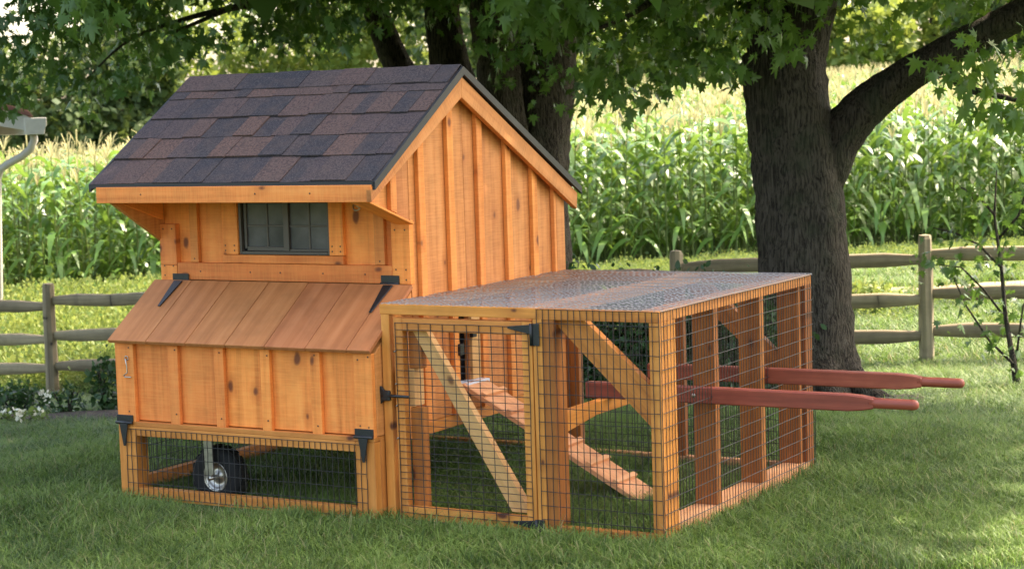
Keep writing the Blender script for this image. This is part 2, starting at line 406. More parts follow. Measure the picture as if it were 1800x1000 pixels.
def strip(name, mt, line, half, lift, nx=60, ny=8, wob=.12):
    P = curve_pts([Vector((x, y, 0)) for x, y in line], 12); V = []
    for i, p in enumerate(P):
        d = (P[min(i+1, len(P)-1)]-P[max(i-1, 0)]).normalized(); q = Vector((-d.y, d.x, 0))
        for j in range(ny+1):
            o = (j/ny*2-1)*half*(1+wob*math.sin(i*.9+j)*.8)
            e = p+q*o; edge = 1-abs(j/ny*2-1)**4
            V.append((e.x, e.y, gz(e.x, e.y)+(lift+.02*random.random())*edge-.012))
    k = ny+1; F = [(i*k+j, (i+1)*k+j, (i+1)*k+j+1, i*k+j+1) for i in range(len(P)-1) for j in range(ny)]
    return meshobj(name, fast(name, V, F, smooth=True), mats=[mt], kind='structure')
b0, b1 = at(0, 742, 15), at(200, 737, 15)
strip('mulch_bed', 'mulch', [(-9.5, 3.0), (b0.x, b0.y), (b1.x, b1.y), (-2.6, 6.1), (-.6, 5.9), (.6, 6.0), (1.2, 6.2)], .48, .06)
d0, d1, d2 = at(1400, 530, 21.5), at(1800, 522, 21.5), at(2400, 510, 22)
strip('dirt_path', 'dirt', [(-14, 11.2), (-8, 12.2), (-3, 13.1), (d0.x, d0.y), (d1.x, d1.y), (d2.x, d2.y)], .8, .03)

# ------------------------------------------------------------------ the coop
W = 1.22; yB = -.291; zB = .31; zL = .628; zU = .847; yb = 1.19; y0 = -.228; x1 = 2.353; zh = .797
yE, zE, yR, zR, yE2, zE2, xL, xR = -.307, 1.247, .3247, 1.655, 1.272, 1.149, -.058, 1.27
coop = empty('chicken_coop', (.61, .45, 0), label='orange stained wooden chicken coop with shingled roof and attached wire mesh run', cat='chicken coop')
def sub(name, loc, **k): return empty(name, loc, coop, **k)
def mesh_box(name, parent, mt): pass
# front wall
fwall = box('front_wall', coop, 'plywood', .02, W-.005, .045, .06, .63, 1.26, 'z', 0)
edges = [.10, .30, .372]
for a, b in ((.02, .185), (.187, .395)): box('board', fwall, 'cedar_front', a, b, .022, .044, .85, 1.24)
box('board', fwall, 'cedar_front', .397, .86, .022, .044, .85, .945, 'x'); box('board', fwall, 'cedar_front', .397, .86, .022, .044, 1.172, 1.24, 'x')
for a, b in ((.862, 1.065), (1.067, 1.215)): box('board', fwall, 'cedar_front', a, b, .022, .044, .85, 1.24)
box('corner_board', fwall, 'cedar_front', .014, .098, -.006, .021, .905, 1.069)
box('corner_board', fwall, 'cedar_front', .014, .098, -.006, .021, .843, .9035)
box('corner_board', fwall, 'cedar_front', 1.138, 1.2205, -.006, .021, .845, 1.085)
box('trim_board', fwall, 'cedar_front', .099, 1.137, -.004, .021, .846, .914, 'x')
box('trim_board', fwall, 'cedar_front', .33, .912, -.002, .021, .9155, .948, 'x')
box('window_trim', fwall, 'cedar_front', .331, .407, 0, .021, .9495, 1.245); box('window_trim', fwall, 'cedar_front', .848, .914, 0, .021, .9495, 1.245)
box('window_trim', fwall, 'cedar_front', .408, .847, 0, .021, 1.166, 1.245, 'x')
box('batten', fwall, 'cedar_batten', .165, .204, .002, .021, .9155, 1.245)
box('batten', fwall, 'cedar_batten', 1.055, 1.10, .002, .021, .9155, 1.245)
# gable wall (right) and the hidden left / rear walls
def zroof(y): return (zE+(y-yE)*(zR-zE)/(yR-yE) if y < yR else zE2+(yE2-y)*(zR-zE2)/(yE2-yR))
def under(y): return zroof(y)-.035
def gable_poly(a, b, x, zlo=zB, off=0):
    ys = [a]+([yR] if a < yR < b else [])+[b]; top = [(x, y, under(y)-off) for y in ys][::-1]
    def lo(y): return max(zlo, (1.085+(-y)*(1.178-1.085)/.306) if y < -.0005 else zlo)
    bot = [(x, a, lo(a)), (x, b, lo(b))]
    return bot+top
gwall = prism('gable_wall', coop, 'plywood', gable_poly(.03, yb-.005, W-.05), (.02, 0, 0), (0, 0, 1), 0)
eb = [-.285, -.146, -.0008]
for a, b in zip(eb[:-1], eb[1:]): prism('board', gwall, 'cedar_gable', gable_poly(a, b-.001, W-.022), (.021, 0, 0), (0, 0, 1))
bat = [0.0, .043, .257, .478, .702, .917, 1.102, yb]
bcut = [-.0, .066, .280, .501, .725, .940, 1.11, yb]
for i, (a, b) in enumerate(zip(bcut[:-1], bcut[1:])):
    if i == 2:    # the boards beside the pop door are cut round the opening
        prism('board', gwall, 'cedar_gable', gable_poly(a+.001, a+.024, W-.022), (.021, 0, 0), (0, 0, 1))
        prism('board', gwall, 'cedar_gable', [(W-.022, a+.025, .72), (W-.022, b-.101, .72), (W-.022, b-.101, under(b-.101)), (W-.022, yR, under(yR)), (W-.022, a+.025, under(a+.025))], (.021, 0, 0), (0, 0, 1))
        prism('board', gwall, 'cedar_gable', gable_poly(b-.1, b-.001, W-.022), (.021, 0, 0), (0, 0, 1)); continue
    prism('board', gwall, 'cedar_gable', gable_poly(a+.001, b-.001, W-.022), (.021, 0, 0), (0, 0, 1))
prism('batten', gwall, 'cedar_batten', gable_poly(-.146-.004, -.11, W), (.019, 0, 0), (0, 0, 1))
for y in bat[1:-1]:
    prism('batten', gwall, 'cedar_batten', gable_poly(y, y+.042, W), (.019, 0, 0), (0, 0, 1))
prism('corner_board', gwall, 'cedar_gable', gable_poly(1.118, 1.19, W+.0005), (.020, 0, 0), (0, 0, 1))
# pop door in the gable wall
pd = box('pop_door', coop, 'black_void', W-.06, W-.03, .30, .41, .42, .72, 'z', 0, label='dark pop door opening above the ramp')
box('door_jamb', pd, 'pine_pale', W-.02, W+.012, .405, .47, .43, .74, 'z'); box('sill', pd, 'white_plastic', W-.02, W+.05, .30, .47, .405, .4285, 'y')
box('latch', pd, 'black_iron', W+.002, W+.03, .285, .315, .54, .585, 'z'); box('latch', pd, 'black_iron', W+.013, W+.03, .385, .415, .60, .63, 'z')
lw = prism('side_wall', coop, 'cedar_gable', [(p[0], p[1], p[2]) for p in gable_poly(-.285, yb, .0)], (.02, 0, 0), (0, 0, 1))
for y in (.15, .35, .55, .75, .95): prism('batten', lw, 'cedar_batten', gable_poly(y, y+.04, -.02), (.0195, 0, 0), (0, 0, 1))
rw = box('rear_wall', coop, 'cedar_gable', .021, W-.023, yb-.022, yb-.001, zB, 1.17)
for x in (.15, .35, .55, .75, .95): box('batten', rw, 'cedar_batten', x, x+.04, yb, yb+.019, zB, 1.15)
box('floor', coop, 'plywood', .021, W-.024, -.26, yb-.03, zB+.004, zB+.022, 'y', 0)
# sloping soffit gussets at the eave ends
gus = [(-.292, 1.180), (-.0065, 1.088), (-.0065, 1.19), (-.292, 1.19)]
prism('gusset', coop, 'cedar_front', [(.022, y, z) for y, z in gus], (.02, 0, 0), (0, 1, -.3))
prism('gusset', coop, 'cedar_front', [(W-.043, y, z) for y, z in gus], (.02, 0, 0), (0, 1, -.3))
prism('soffit_edge', coop, 'cedar_batten', [(W-.06, -.294, 1.176), (W+.022, -.294, 1.176), (W+.022, -.002, 1.078), (W-.06, -.002, 1.078)], (0, -.003, -.008), (0, 1, -.3))
# nails
def nails(pts, parent=coop, axis='y'):
    V = []; F = []
    for (x, y, z) in pts:
        i = len(V); r = .0036
        for k in range(8):
            a = k*math.pi/4; dx, dz = r*math.cos(a), r*math.sin(a)
            V.append((x+dx, y, z+dz) if axis == 'y' else (x, y+dx, z+dz))
        V.append((x, y-.0015, z) if axis == 'y' else (x+.0015, y, z))
        for k in range(8): F.append((i+8, i+k, i+(k+1) % 8))
    meshobj('nails', fast('nails', V, F), parent, mats=['nail'], kind='stuff')
np_ = []
for x in (.035, .08, 1.155, 1.20):
    for z in (.862, .9, 1.05): np_.append((x, -.0065, z))
for x in (.345, .39, .862, .9): np_ += [(x, -.0005, .965), (x, -.0005, .985)]
for x in (.2, .45, .6, .8, 1.0): np_.append((x+.02*random.random(), -.0045, .88))
for x in (.185, 1.078): np_.append((x, .0015, .93))
for x in (.2, .75, 1.0): np_.append((x, -.3255, 1.205))
# roof
roof = prism('roof', coop, 'plywood', [(xL+.03, yE+.006, zE-.03), (xL+.03, yR, zR-.033), (xL+.03, yE2-.01, zE2-.032), (xL+.03, yE2-.01, zE2-.022), (xL+.03, yR, zR-.012), (xL+.03, yE+.006, zE-.012)], (xR-xL-.05, 0, 0), (1, 0, 0), 0)
slf = Vector((0, yR-yE, zR-zE)); LF = slf.length; slf.normalize(); nf = Vector((0, -slf.z, slf.y))
slr = Vector((0, yR-yE2, zR-zE2)); LR = slr.length; slr.normalize(); nr = Vector((0, slr.z, -slr.y)); nr = nr if nr.z > 0 else -nr
E0 = Vector((0, yE, zE)); E1 = Vector((0, yE2, zE2))
def shingle_row(s0, s1, base, sl, nn, lo, minw, maxw, exp):
    x = xL
    while x < xR-.001:
        w = random.uniform(minw, maxw); e = min(x+w, xR)
        if xR-e < .05: e = xR
        lift0 = random.uniform(.0045, .0075) ; j = random.uniform(-.004, .004)
        a = base+sl*(s0+j)+nn*(lo); b = base+sl*(s1)+nn*(lo-.006)
        sh = random.choice((0, .002, .006)) if x > xL+.01 and e < xR-.01 else 0
        pts = [(x+.0012, a.y, a.z), (e-.0004, a.y, a.z), (e-.0004, b.y, b.z), (x+.0012, b.y, b.z)]
        prism('shingle', roof, 'shingle', pts, nn*(lift0+sh*.5), (0, sl.y, sl.z), 0)
        x = e
rows = [0, .160, .300, .440, .585, LF+.0]
for i in range(5):
    shingle_row(rows[i]-(.008 if i == 0 else 0), rows[i+1]+.012 if i < 4 else LF-.02, E0, slf, nf, .002+.0015*(i % 2), .06, .16, .1)
rr = [0, .155, .31, .465, .62, .775, .93, LR]
for i in range(7): shingle_row(rr[i]-.004, min(rr[i+1]+.01, LR-.03), E1, slr, nr, .002, .25, .35, .1)
x = xL; k = 0
while x < xR-.01:     # ridge caps, each bent over the ridge
    e = min(x+random.uniform(.14, .17), xR); 
    if xR-e < .06: e = xR
    h = .011+.0022*(k % 2); lw_ = .112
    a = E0+slf*(LF-lw_+random.uniform(-.004, .004))+nf*(h); b = Vector((0, yR, zR+h*1.15)); c = E1+slr*(LR-lw_)+nr*h
    pts = [(x+.001, p.y, p.z) for p in (a, b, c)]+[(x+.001, p.y, p.z-.004) for p in (c, b, a)]
    prism('ridge_cap', roof, 'shingle', pts, (e-x-.0013, 0, 0), (0, 1, 0), 0); x = e; k += 1
# drip edges and trim
prism('drip_edge', roof, 'drip_edge', [(xL-.004, yE-.012, zE-.018), (xL-.004, yE-.012, zE-.001), (xL-.004, yE+.05, zE+.030), (xL-.004, yE+.05, zE+.02)], (xR-xL+.008, 0, 0), (1, 0, 0), 0)
for (a, b, nn) in ((E0-slf*.010, Vector((0, yR, zR)), nf), (Vector((0, yR, zR)), E1-slr*.010, nr)):
    for xx in (xR+.0005, xL-.0125):
        prism('drip_edge', roof, 'drip_edge', [(xx, a.y, a.z-.026), (xx, b.y, b.z-.030 if b.z > 1.6 else b.z-.026), (xx, b.y, b.z+.004), (xx, a.y, a.z+.004)] , (.012, 0, 0), (0, 1, 0), 0)
fas = box('fascia', roof, 'cedar_front', xL+.032, xR-.0005, yE-.018, yE+.004, 1.172, zE-.013, 'x')
prism('rake_board', roof, 'cedar_gable', [(xR-.022, yE-.018, 1.172), (xR-.022, yE-.018, zE-.030), (xR-.022, yR-.0005, zR-.034), (xR-.022, yR-.0005, zR-.116)], (.022, 0, 0), (0, slf.y, slf.z))
prism('rake_board', roof, 'cedar_gable', [(xR-.022, yR+.0005, zR-.116), (xR-.022, yR+.0005, zR-.034), (xR-.022, yE2-.012, zE2-.026), (xR-.022, yE2-.022, zE2-.093)], (.022, 0, 0), (0, slr.y, slr.z))
prism('rake_board', roof, 'cedar_gable', [(xL+.03, yE+.005, 1.19), (xL+.03, yE+.005, zE-.034), (xL+.03, yR, zR-.038), (xL+.03, yE2-.02, zE2-.03), (xL+.03, yE2-.02, zE2-.09), (xL+.03, yR, zR-.11)], (-.02, 0, 0), (0, 1, 0))
# window
win = box('window', coop, 'black_void', .408, .847, .0345, .0355, .949, 1.166, 'x', 0, label='dark bronze sliding window with divided panes')
def wb(name, a, b, y0_, y1_, c, d, mt='window_frame'): return box(name, win, mt, a, b, y0_, y1_, c, d, 'x', .001)
wb('window_frame', .409, .420, .008, .034, .950, 1.165); wb('window_frame', .835, .846, .008, .034, .950, 1.165); wb('window_frame', .421, .834, .008, .034, .950, .962); wb('window_frame', .421, .834, .008, .034, 1.155, 1.165)
# left sash sits behind, right sash in front
wb('pane', .436, .628, .0280, .0295, .974, 1.15, 'window_glass'); wb('pane', .652, .829, .0205, .0220, .970, 1.152, 'window_glass')
wb('sash', .426, .438, .020, .031, .972, 1.154); wb('sash', .4385, .626, .020, .031, .963, .980)
wb('sash', .624, .650, .010, .031, .963, 1.154); wb('sash', .6505, .8345, .014, .025, .9625, .972)
for (a, b, yy) in ((.533, .541, .0235), (.741, .749, .016)): wb('muntin', a, b, yy, yy+.0045, .9725, 1.154)
wb('muntin', .4385, .5325, .0242, .0278, 1.058, 1.066); wb('muntin', .5415, .6235, .0242, .0278, 1.058, 1.066)
wb('muntin', .6505, .7405, .0165, .0202, 1.058, 1.066); wb('muntin', .7495, .834, .0165, .0202, 1.058, 1.066)
# nest box
nb = box('nest_box', coop, 'plywood', .03, W-.03, yB+.045, yB+.058, zB+.01, zL-.01, 'x', 0)
ex = [.0, .145, .289, .514, .733, .966, 1.14, W]
for a, b in zip([0, .29, .515, .735, .967], [.289, .514, .734, .966, W]): box('board', nb, 'cedar_front', a+.001, b-.001, yB+.022, yB+.044, zB+.002, .618)
box('corner_board', nb, 'cedar_front', .0, .092, yB, yB+.021, zB-.004, .618)
for a, b in ((.266, .313), (.492, .537), (.712, .756), (.943, .987)): box('batten', nb, 'cedar_front', a, b, yB+.002, yB+.021, zB-.002, .617)
box('corner_board', nb, 'cedar_front', 1.139, W, yB, yB+.021, zB-.004, .618)
for x in (.066, .30, .522, .742, .97, 1.16, 1.20):
    for z in (.345, .6): np_.append((x+random.uniform(-.006, .006), yB-.0005, z+random.uniform(-.006, .006)))
for s_x in (-.001, W-.02):
    prism('side_board', nb, 'cedar_gable', [(s_x, yB+.0225, zB), (s_x, -.008, zB), (s_x, -.008, zU-.03), (s_x, yB+.0225, .615)], (.021, 0, 0), (0, 0, 1))
box('panel', nb, 'plywood', .02, W-.025, yB+.06, .03, zB-.012, zB, 'x', 0)
nails(np_)
# lid with seven planks
lsl = Vector((0, -.010-(yB-.016), zU-.004-.632)).normalized(); lnn = Vector((0, -lsl.z, lsl.y))
lid = prism('lid', coop, 'plywood', [(.02, yB-.01, .622), (W-.02, yB-.01, .622), (W-.02, -.012, zU-.018), (.02, -.012, zU-.018)], lnn*.004, (1, 0, 0), 0)
lx = [-.012, .181, .378, .568, .756, .944, 1.128, W+.012]
for a, b in zip(lx[:-1], lx[1:]):
    prism('plank', lid, 'lid_wood', [(a+.0012, yB-.02, .620), (b-.0012, yB-.02, .620), (b-.0012, -.0085, zU-.0145), (a+.0012, -.0085, zU-.0145)], lnn*.016, lsl, .0015)
# hinges
def thinge(cx, zc, kind):
    h = sub('hinge', (cx, 0, zc))
    if kind == 'lid':
        box('plate', h, 'black_iron', cx-.040, cx+.042, -.011, -.0065, zc-.014, zc+.018, 'x', .001)
        tubeobj('pin', h, 'black_iron', [(cx-.040, -.013, zc-.014), (cx+.042, -.013, zc-.014)], [.006, .006], 8)
        o = lnn*.0175; base = Vector((0, -.018, zU-.020)); tip = base - lsl*.155
        pts = [Vector((cx-.018, base.y, base.z))+o, Vector((cx+.026, base.y, base.z))+o, Vector((cx+.009, tip.y, tip.z))+o, Vector((cx-.003, tip.y, tip.z))+o]
        prism('strap', h, 'black_iron', pts, lnn*.004, lsl, .001)
    else:
        box('plate', h, 'black_iron', cx-.040, cx+.042, yB-.006, yB-.0008, zc-.004, zc+.022, 'x', .001)
        tubeobj('pin', h, 'black_iron', [(cx-.040, yB-.010, zc-.008), (cx+.042, yB-.010, zc-.008)], [.006, .006], 8)
        prism('strap', h, 'black_iron', [(cx-.020, yB-.0155, zc-.012), (cx+.022, yB-.0155, zc-.012), (cx+.006, yB-.0155, zc-.10), (cx-.004, yB-.0155, zc-.10)], (0, .005, 0), (0, 0, 1), .001)
thinge(.117, .852, 'lid'); thinge(1.128, .860, 'lid'); thinge(.038, .312, 'low'); thinge(1.178, .318, 'low')
# hook, porch lamp
hk = tubeobj('hook', coop, 'galvanised', [(.063, yB-.003, .558), (.063, yB-.012, .556), (.066, yB-.010, .53), (.068, yB-.010, .505), (.052, yB-.014, .492), (.055, yB-.012, .487), (.086, yB-.010, .486)], [.0025]*7, 6)
tubeobj('eyelet', hk, 'galvanised', [Vector((.063+.009*math.cos(a), yB-.006, .560+.009*math.sin(a))) for a in np.linspace(0, 6.28, 12)], [.0018]*12, 5)
lp = tubeobj('hook_and_eye', coop, 'galvanised', [(1.00, -.035, 1.150), (1.02, -.04, 1.139), (1.045, -.03, 1.150), (1.06, -.02, 1.138), (1.07, -.012, 1.15)], [.006, .005, .009, .005, .004], 8)
tubeobj('ring', lp, 'galvanised', [Vector((1.005+.018*math.cos(a), -.03+.008*math.sin(a), 1.143+.018*math.sin(a))) for a in np.linspace(0, 6.28, 14)], [.003]*14, 5)
# base frame
bf = empty('base_frame', (.61, .45, 0), coop)
def fb(name, *a, **k): return box(name, bf, 'frame_wood', *a, **k)
fb('post', 0, .088, yB, yB+.038, 0, .29); fb('post', 1.135, W, yB, yB+.038, 0, .29)
fb('post', .0, .038, yB+.039, yB+.127, .0, .295); fb('post', W-.038, W+.001, yB+.039, yB+.127, .0, .30)
fb('beam', 0, W, yB-.0004, yB+.088, .291, .3085, grain='x'); fb('beam', .0885, 1.1345, yB, yB+.038, .252, .2905, grain='x'); fb('beam', .0885, 1.1345, yB, yB+.038, .0, .045, grain='x')
fb('beam', .0, .038, yB+.128, yb, .02, .07, grain='y'); fb('beam', .0, .038, yB+.128, yb, .262, .308, grain='y')
fb('beam', W-.038, W, yB+.128, yb, .262, .308, grain='y')
fb('beam', .039, W-.039, yb-.04, yb, .262, .308, grain='x'); fb('beam', .039, W-.039, yb-.04, yb, .0, .04, grain='x')
fb('post', 0, .038, yb-.09, yb-.041, .071, .26); fb('post', W-.038, W, yb-.09, yb-.041, .0, .26)
def grid(P, U, V_, nu, nv, r, jit=.0, wav=0.0):
    """wires across the panel P + U*a + V*b ; nu wires run along V, nv wires run along U"""
    P, U, V_ = Vector(P), Vector(U), Vector(V_); segs = []
    nrm = U.cross(V_).normalized()
    for k in range(nu+1):
        a = P+U*(k/nu); pr = None; ns = 7
        for s in range(ns+1):
            q = a+V_*(s/ns)+U.normalized()*random.uniform(-jit, jit)+nrm*random.uniform(-wav, wav)
            if pr: segs.append((pr, q))
            pr = q
    for k in range(nv+1):
        a = P+V_*(k/nv)+nrm*r*1.4; pr = None; ns = 7
        for s in range(ns+1):
            q = a+U*(s/ns)+V_.normalized()*random.uniform(-jit, jit)+nrm*random.uniform(-wav, wav)
            if pr: segs.append((pr, q))
            pr = q
    return wires(segs, r)
def panel(parent, P, U, V_, cu, cv, mt='wire_dark', r=.0015, jit=.0012, wav=.0012, label=None):
    nu = max(1, round(Vector(U).length/cu)); nv = max(1, round(Vector(V_).length/cv))
    return meshobj('wire_mesh', grid(P, U, V_, nu, nv, r, jit, wav), parent, mats=[mt], kind='stuff', label=label)
panel(bf, (.04, yB-.004, .012), (1.145, 0, 0), (0, 0, .268), .0254, .0508)
panel(bf, (.04, yb+.002, .012), (1.14, 0, 0), (0, 0, .268), .0254, .0508)
panel(bf, (-.003, yB+.13, .02), (0, 1.3, 0), (0, 0, .268), .0254, .0508)
# wheel
wh = empty('wheel', (.40, -.17, .10), coop)
prof = [(.052, -.030), (.075, -.038), (.100, -.038), (.114, -.026), (.119, -.010), (.119, .010), (.114, .026), (.100, .038), (.075, .038), (.052, .030)]
def lathe(name, parent, mt, c, prof, n=32):
    V = []; F = []
    for k in range(n):
        a = 2*math.pi*k/n
        for (rr_, yy) in prof: V.append((rr_*math.cos(a), yy, rr_*math.sin(a)))
    q = len(prof)
    for k in range(n):
        for j in range(q-1): F.append((k*q+j, ((k+1) % n)*q+j, ((k+1) % n)*q+j+1, k*q+j+1))
    return meshobj(name, fast(name, V, F, smooth=True), parent, Matrix.Translation(c), [mt])
wc = (.40, -.165, .092)
lathe('tyre', wh, 'tyre_rubber', wc, prof)
for k in range(20):   # tread blocks
    a = 2*math.pi*k/20; c = Vector((wc[0]+.1185*math.cos(a), wc[1], wc[2]+.1185*math.sin(a))); tv = Vector((-math.sin(a), 0, math.cos(a)))*.011; rv = Vector((math.cos(a), 0, math.sin(a)))
    prism('tread_block', wh, 'tyre_rubber', [c-tv+Vector((0, -.022, 0)), c+tv+Vector((0, -.022, 0)), c+tv+Vector((0, .022, 0)), c-tv+Vector((0, .022, 0))], rv*.004, (0, 1, 0), 0)
lathe('rim', wh, 'galvanised', wc, [(.0001, -.022), (.012, -.024), (.018, -.016), (.034, -.010), (.046, -.020), (.056, -.034), (.060, -.032), (.053, -.026)], 28)
tubeobj('axle', wh, 'galvanised', [(wc[0], -.235, wc[2]), (wc[0], -.12, wc[2])], [.009, .009], 10)
prism('fork', wh, 'galvanised', [(wc[0]-.026, -.232, .262), (wc[0]+.014, -.232, .262), (wc[0]+.018, -.232, .11), (wc[0]+.0, -.232, .085), (wc[0]-.022, -.232, .11)], (0, .006, 0), (0, 0, 1), .002)
prism('fork', wh, 'galvanised', [(wc[0]-.010, -.226, .262), (wc[0]+.024, -.226, .285), (wc[0]+.022, -.20, .285), (wc[0]-.012, -.20, .262)], (0, 0, -.02), (0, 0, 1), .002)
box('axle_block', wh, 'frame_wood', .22, .42, -.226, -.19, .262, .289, 'x')

# ------------------------------------------------------------------ the run
rf = empty('run_frame', (1.8, .45, 0), coop)
def rb(name, mt, *a, **k): return box(name, rf, mt, *a, **k)
yf = y0
rb('post', 'frame_wood', 1.226, 1.261, yf, yf+.088, -.02, .757)
rb('beam', 'frame_wood', 1.222, 1.878, yf-.001, yf+.038, .7575, .7935, grain='x'); rb('beam', 'frame_wood', 1.8785, x1-.0005, yf, yf+.038, .755, .7925, grain='x')
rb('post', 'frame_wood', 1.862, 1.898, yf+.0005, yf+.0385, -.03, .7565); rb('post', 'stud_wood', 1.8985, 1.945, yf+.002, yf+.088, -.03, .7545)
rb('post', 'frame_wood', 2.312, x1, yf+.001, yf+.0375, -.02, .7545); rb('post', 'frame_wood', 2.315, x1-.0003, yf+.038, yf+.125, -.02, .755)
rb('beam', 'frame_wood', 1.9455, 2.3115, yf, yf+.036, -.012, .026, grain='x')
prism('brace', rf, 'frame_wood', [(1.915, yf+.0385, .754), (2.045, yf+.0385, .754), (2.3115, yf+.0385, .52), (2.3115, yf+.0385, .375)], (0, .036, 0), (1, 0, -1))
# right side
rb('beam', 'frame_wood', 2.266, x1-.0005, yf+.039, yb-.0385, .7555, .7925, grain='y')
rb('beam', 'ramp_wood', 2.262, x1, yf+.126, yb-.039, -.015, .045, grain='y')
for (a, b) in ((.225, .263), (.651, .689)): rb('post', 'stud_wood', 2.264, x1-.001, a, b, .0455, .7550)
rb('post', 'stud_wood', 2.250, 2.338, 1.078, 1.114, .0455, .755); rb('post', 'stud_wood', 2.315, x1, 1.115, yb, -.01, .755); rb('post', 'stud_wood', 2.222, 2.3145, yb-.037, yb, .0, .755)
# rear frame
rb('beam', 'frame_wood', W, x1, yb-.0385, yb-.0005, .7555, .7925, grain='x'); rb('beam', 'ramp_wood', W, 2.22, yb-.038, yb, -.01, .03, grain='x')
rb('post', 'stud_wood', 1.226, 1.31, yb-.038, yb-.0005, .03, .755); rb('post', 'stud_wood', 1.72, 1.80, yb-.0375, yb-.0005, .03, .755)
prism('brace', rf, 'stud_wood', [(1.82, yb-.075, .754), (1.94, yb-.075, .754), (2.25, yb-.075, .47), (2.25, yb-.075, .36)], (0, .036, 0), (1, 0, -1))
# left side against the coop, roof rafters
rb('beam', 'frame_wood', 1.2405, 1.279, yf+.0885, yb-.039, .7555, .792, grain='y')
rb('rafter', 'frame_wood', 1.80, 1.885, yf+.0385, yb-.039, .757, .7915, grain='y')
prism('beam', rf, 'frame_wood', [(1.9, yf+.089, .345), (1.9, .10, .372), (1.9, .74, .372), (1.9, .74, .4185), (1.9, yf+.089, .4185)], (.038, 0, 0), (0, 1, 0))
# wire panels
panel(rf, (1.88, yf-.0045, .0), (.472, 0, 0), (0, 0, .792), .0254, .0508)
panel(rf, (x1+.0035, yf+.002, .0), (0, 1.413, 0), (0, 0, .792), .0254, .0508)
panel(rf, (W+.01, yb+.003, .0), (1.13, 0, 0), (0, 0, .79), .0254, .0508)
meshobj('wire_mesh', grid((W+.012, yf-.003, .7955), (x1-W-.008, 0, 0), (0, 1.42, 0), 44, 54, .0012, .0006, .0012), rf, mats=['wire_bright'], kind='stuff', label='shiny wire mesh over the top of the run')
# door
dr = box('run_door', coop, 'frame_wood', 1.2795, 1.3175, yf, yf+.036, .0, .745)   # hinge-free stile is the root of the door
def db(name, *a, **k): return box(name, dr, 'frame_wood', *a, **k)
db('stile', 1.817, 1.8575, yf+.0005, yf+.0365, .0, .745); db('rail', 1.318, 1.8165, yf, yf+.036, .698, .745, grain='x'); db('rail', 1.318, 1.8165, yf, yf+.036, .0, .05, grain='x')
prism('brace', dr, 'pine_pale', [(1.325, yf+.037, .715), (1.385, yf+.037, .715), (1.815, yf+.037, .055), (1.735, yf+.037, .055)], (0, .034, 0), (.7, 0, -1))
panel(dr, (1.290, yf-.0035, .004), (.555, 0, 0), (0, 0, .724), .0508, .0254)
box('stop', dr, 'stud_wood', 1.3185, 1.372, yf+.0375, yf+.075, .0, .413); box('stop', dr, 'stud_wood', 1.3185, 1.372, yf+.0375, yf+.075, .557, .697)
lt = box('latch', dr, 'black_iron', 1.232, 1.262, yf-.018, yf-.0015, .44, .478, 'z', .004)
tubeobj('bolt', lt, 'black_iron', [(1.225, yf-.012, .459), (1.345, yf-.016, .459)], [.0055, .0055], 8)
prism('catch', lt, 'black_iron', [(1.216, yf-.016, .495), (1.226, yf-.016, .492), (1.240, yf-.016, .476), (1.236, yf-.016, .440), (1.222, yf-.016, .428), (1.222, yf-.016, .46)], (0, .01, 0), (0, 0, 1), .001)
box('latch_block', dr, 'pine_pale', 1.262, 1.338, yf+.0375, yf+.105, .415, .555, 'z')
for (zc) in (.715, .02):
    h = sub('hinge', (1.86, yf, zc)); s = 1 if zc > .3 else -.6
    box('plate', h, 'black_iron', 1.862, 1.892, yf-.009, yf-.0055, zc-.052*abs(s), zc+.026, 'z', .001)
    tubeobj('pin', h, 'black_iron', [(1.861, yf-.012, zc-.052*abs(s)), (1.861, yf-.012, zc+.026)], [.0055]*2, 8)
    prism('strap', h, 'black_iron', [(1.857, yf-.0095, zc-.012), (1.857, yf-.0095, zc+.022), (1.765, yf-.0095, zc+.014), (1.765, yf-.0095, zc+.006)], (0, .004, 0), (1, 0, 0), .001)
for z in (.30, .42, .50, .62): tubeobj('staple', dr, 'galvanised', [(1.283, yf-.002, z), (1.283, yf-.007, z), (1.287, yf-.007, z+.004), (1.287, yf-.002, z+.004)], [.0022]*4, 5)
# ramp
ra, rc = Vector((1.245, 0, .415)), Vector((2.00, 0, .008)); rd = (rc-ra).normalized(); rn = Vector((-rd.z, 0, rd.x))
rp = prism('ramp', coop, 'ramp_wood', [(ra.x, .285, ra.z), (rc.x, .285, rc.z), (rc.x, .455, rc.z), (ra.x, .455, ra.z)], rn*.018, rd)
for k in range(6):
    c = ra+rd*(.10+k*.128)+rn*.0182
    prism('cleat', rp, 'ramp_wood', [(c.x-rd.x*.011, .286, c.z-rd.z*.011), (c.x+rd.x*.011, .286, c.z+rd.z*.011), (c.x+rd.x*.011, .454, c.z+rd.z*.011), (c.x-rd.x*.011, .454, c.z-rd.z*.011)], rn*.016, (0, 1, 0))
# handles
def handle(y):
    t_ = .038; zt, zb = .477, .418
    pts = [(1.845, y, zb), (2.86, y, zb), (2.915, y, zb+.005), (2.955, y, zb+.013), (2.955, y, zt-.011), (2.915, y, zt-.004), (2.86, y, zt), (1.845, y, zt)]
    h = prism('handle', coop, 'handle_wood', pts, (0, t_, 0), (1, 0, 0), .004)
    tubeobj('grip', h, 'handle_wood', [(2.94, y+t_/2, .449), (2.965, y+t_/2, .449), (3.09, y+t_/2, .449), (3.102, y+t_/2, .449), (3.108, y+t_/2, .449)], [.020, .0185, .0185, .016, .009], 14)
    tubeobj('bolt_head', h, 'galvanised', [(2.285, y-.0005, .447), (2.285, y-.006, .447)], [.009, .007], 8)
handle(.185); handle(.715)
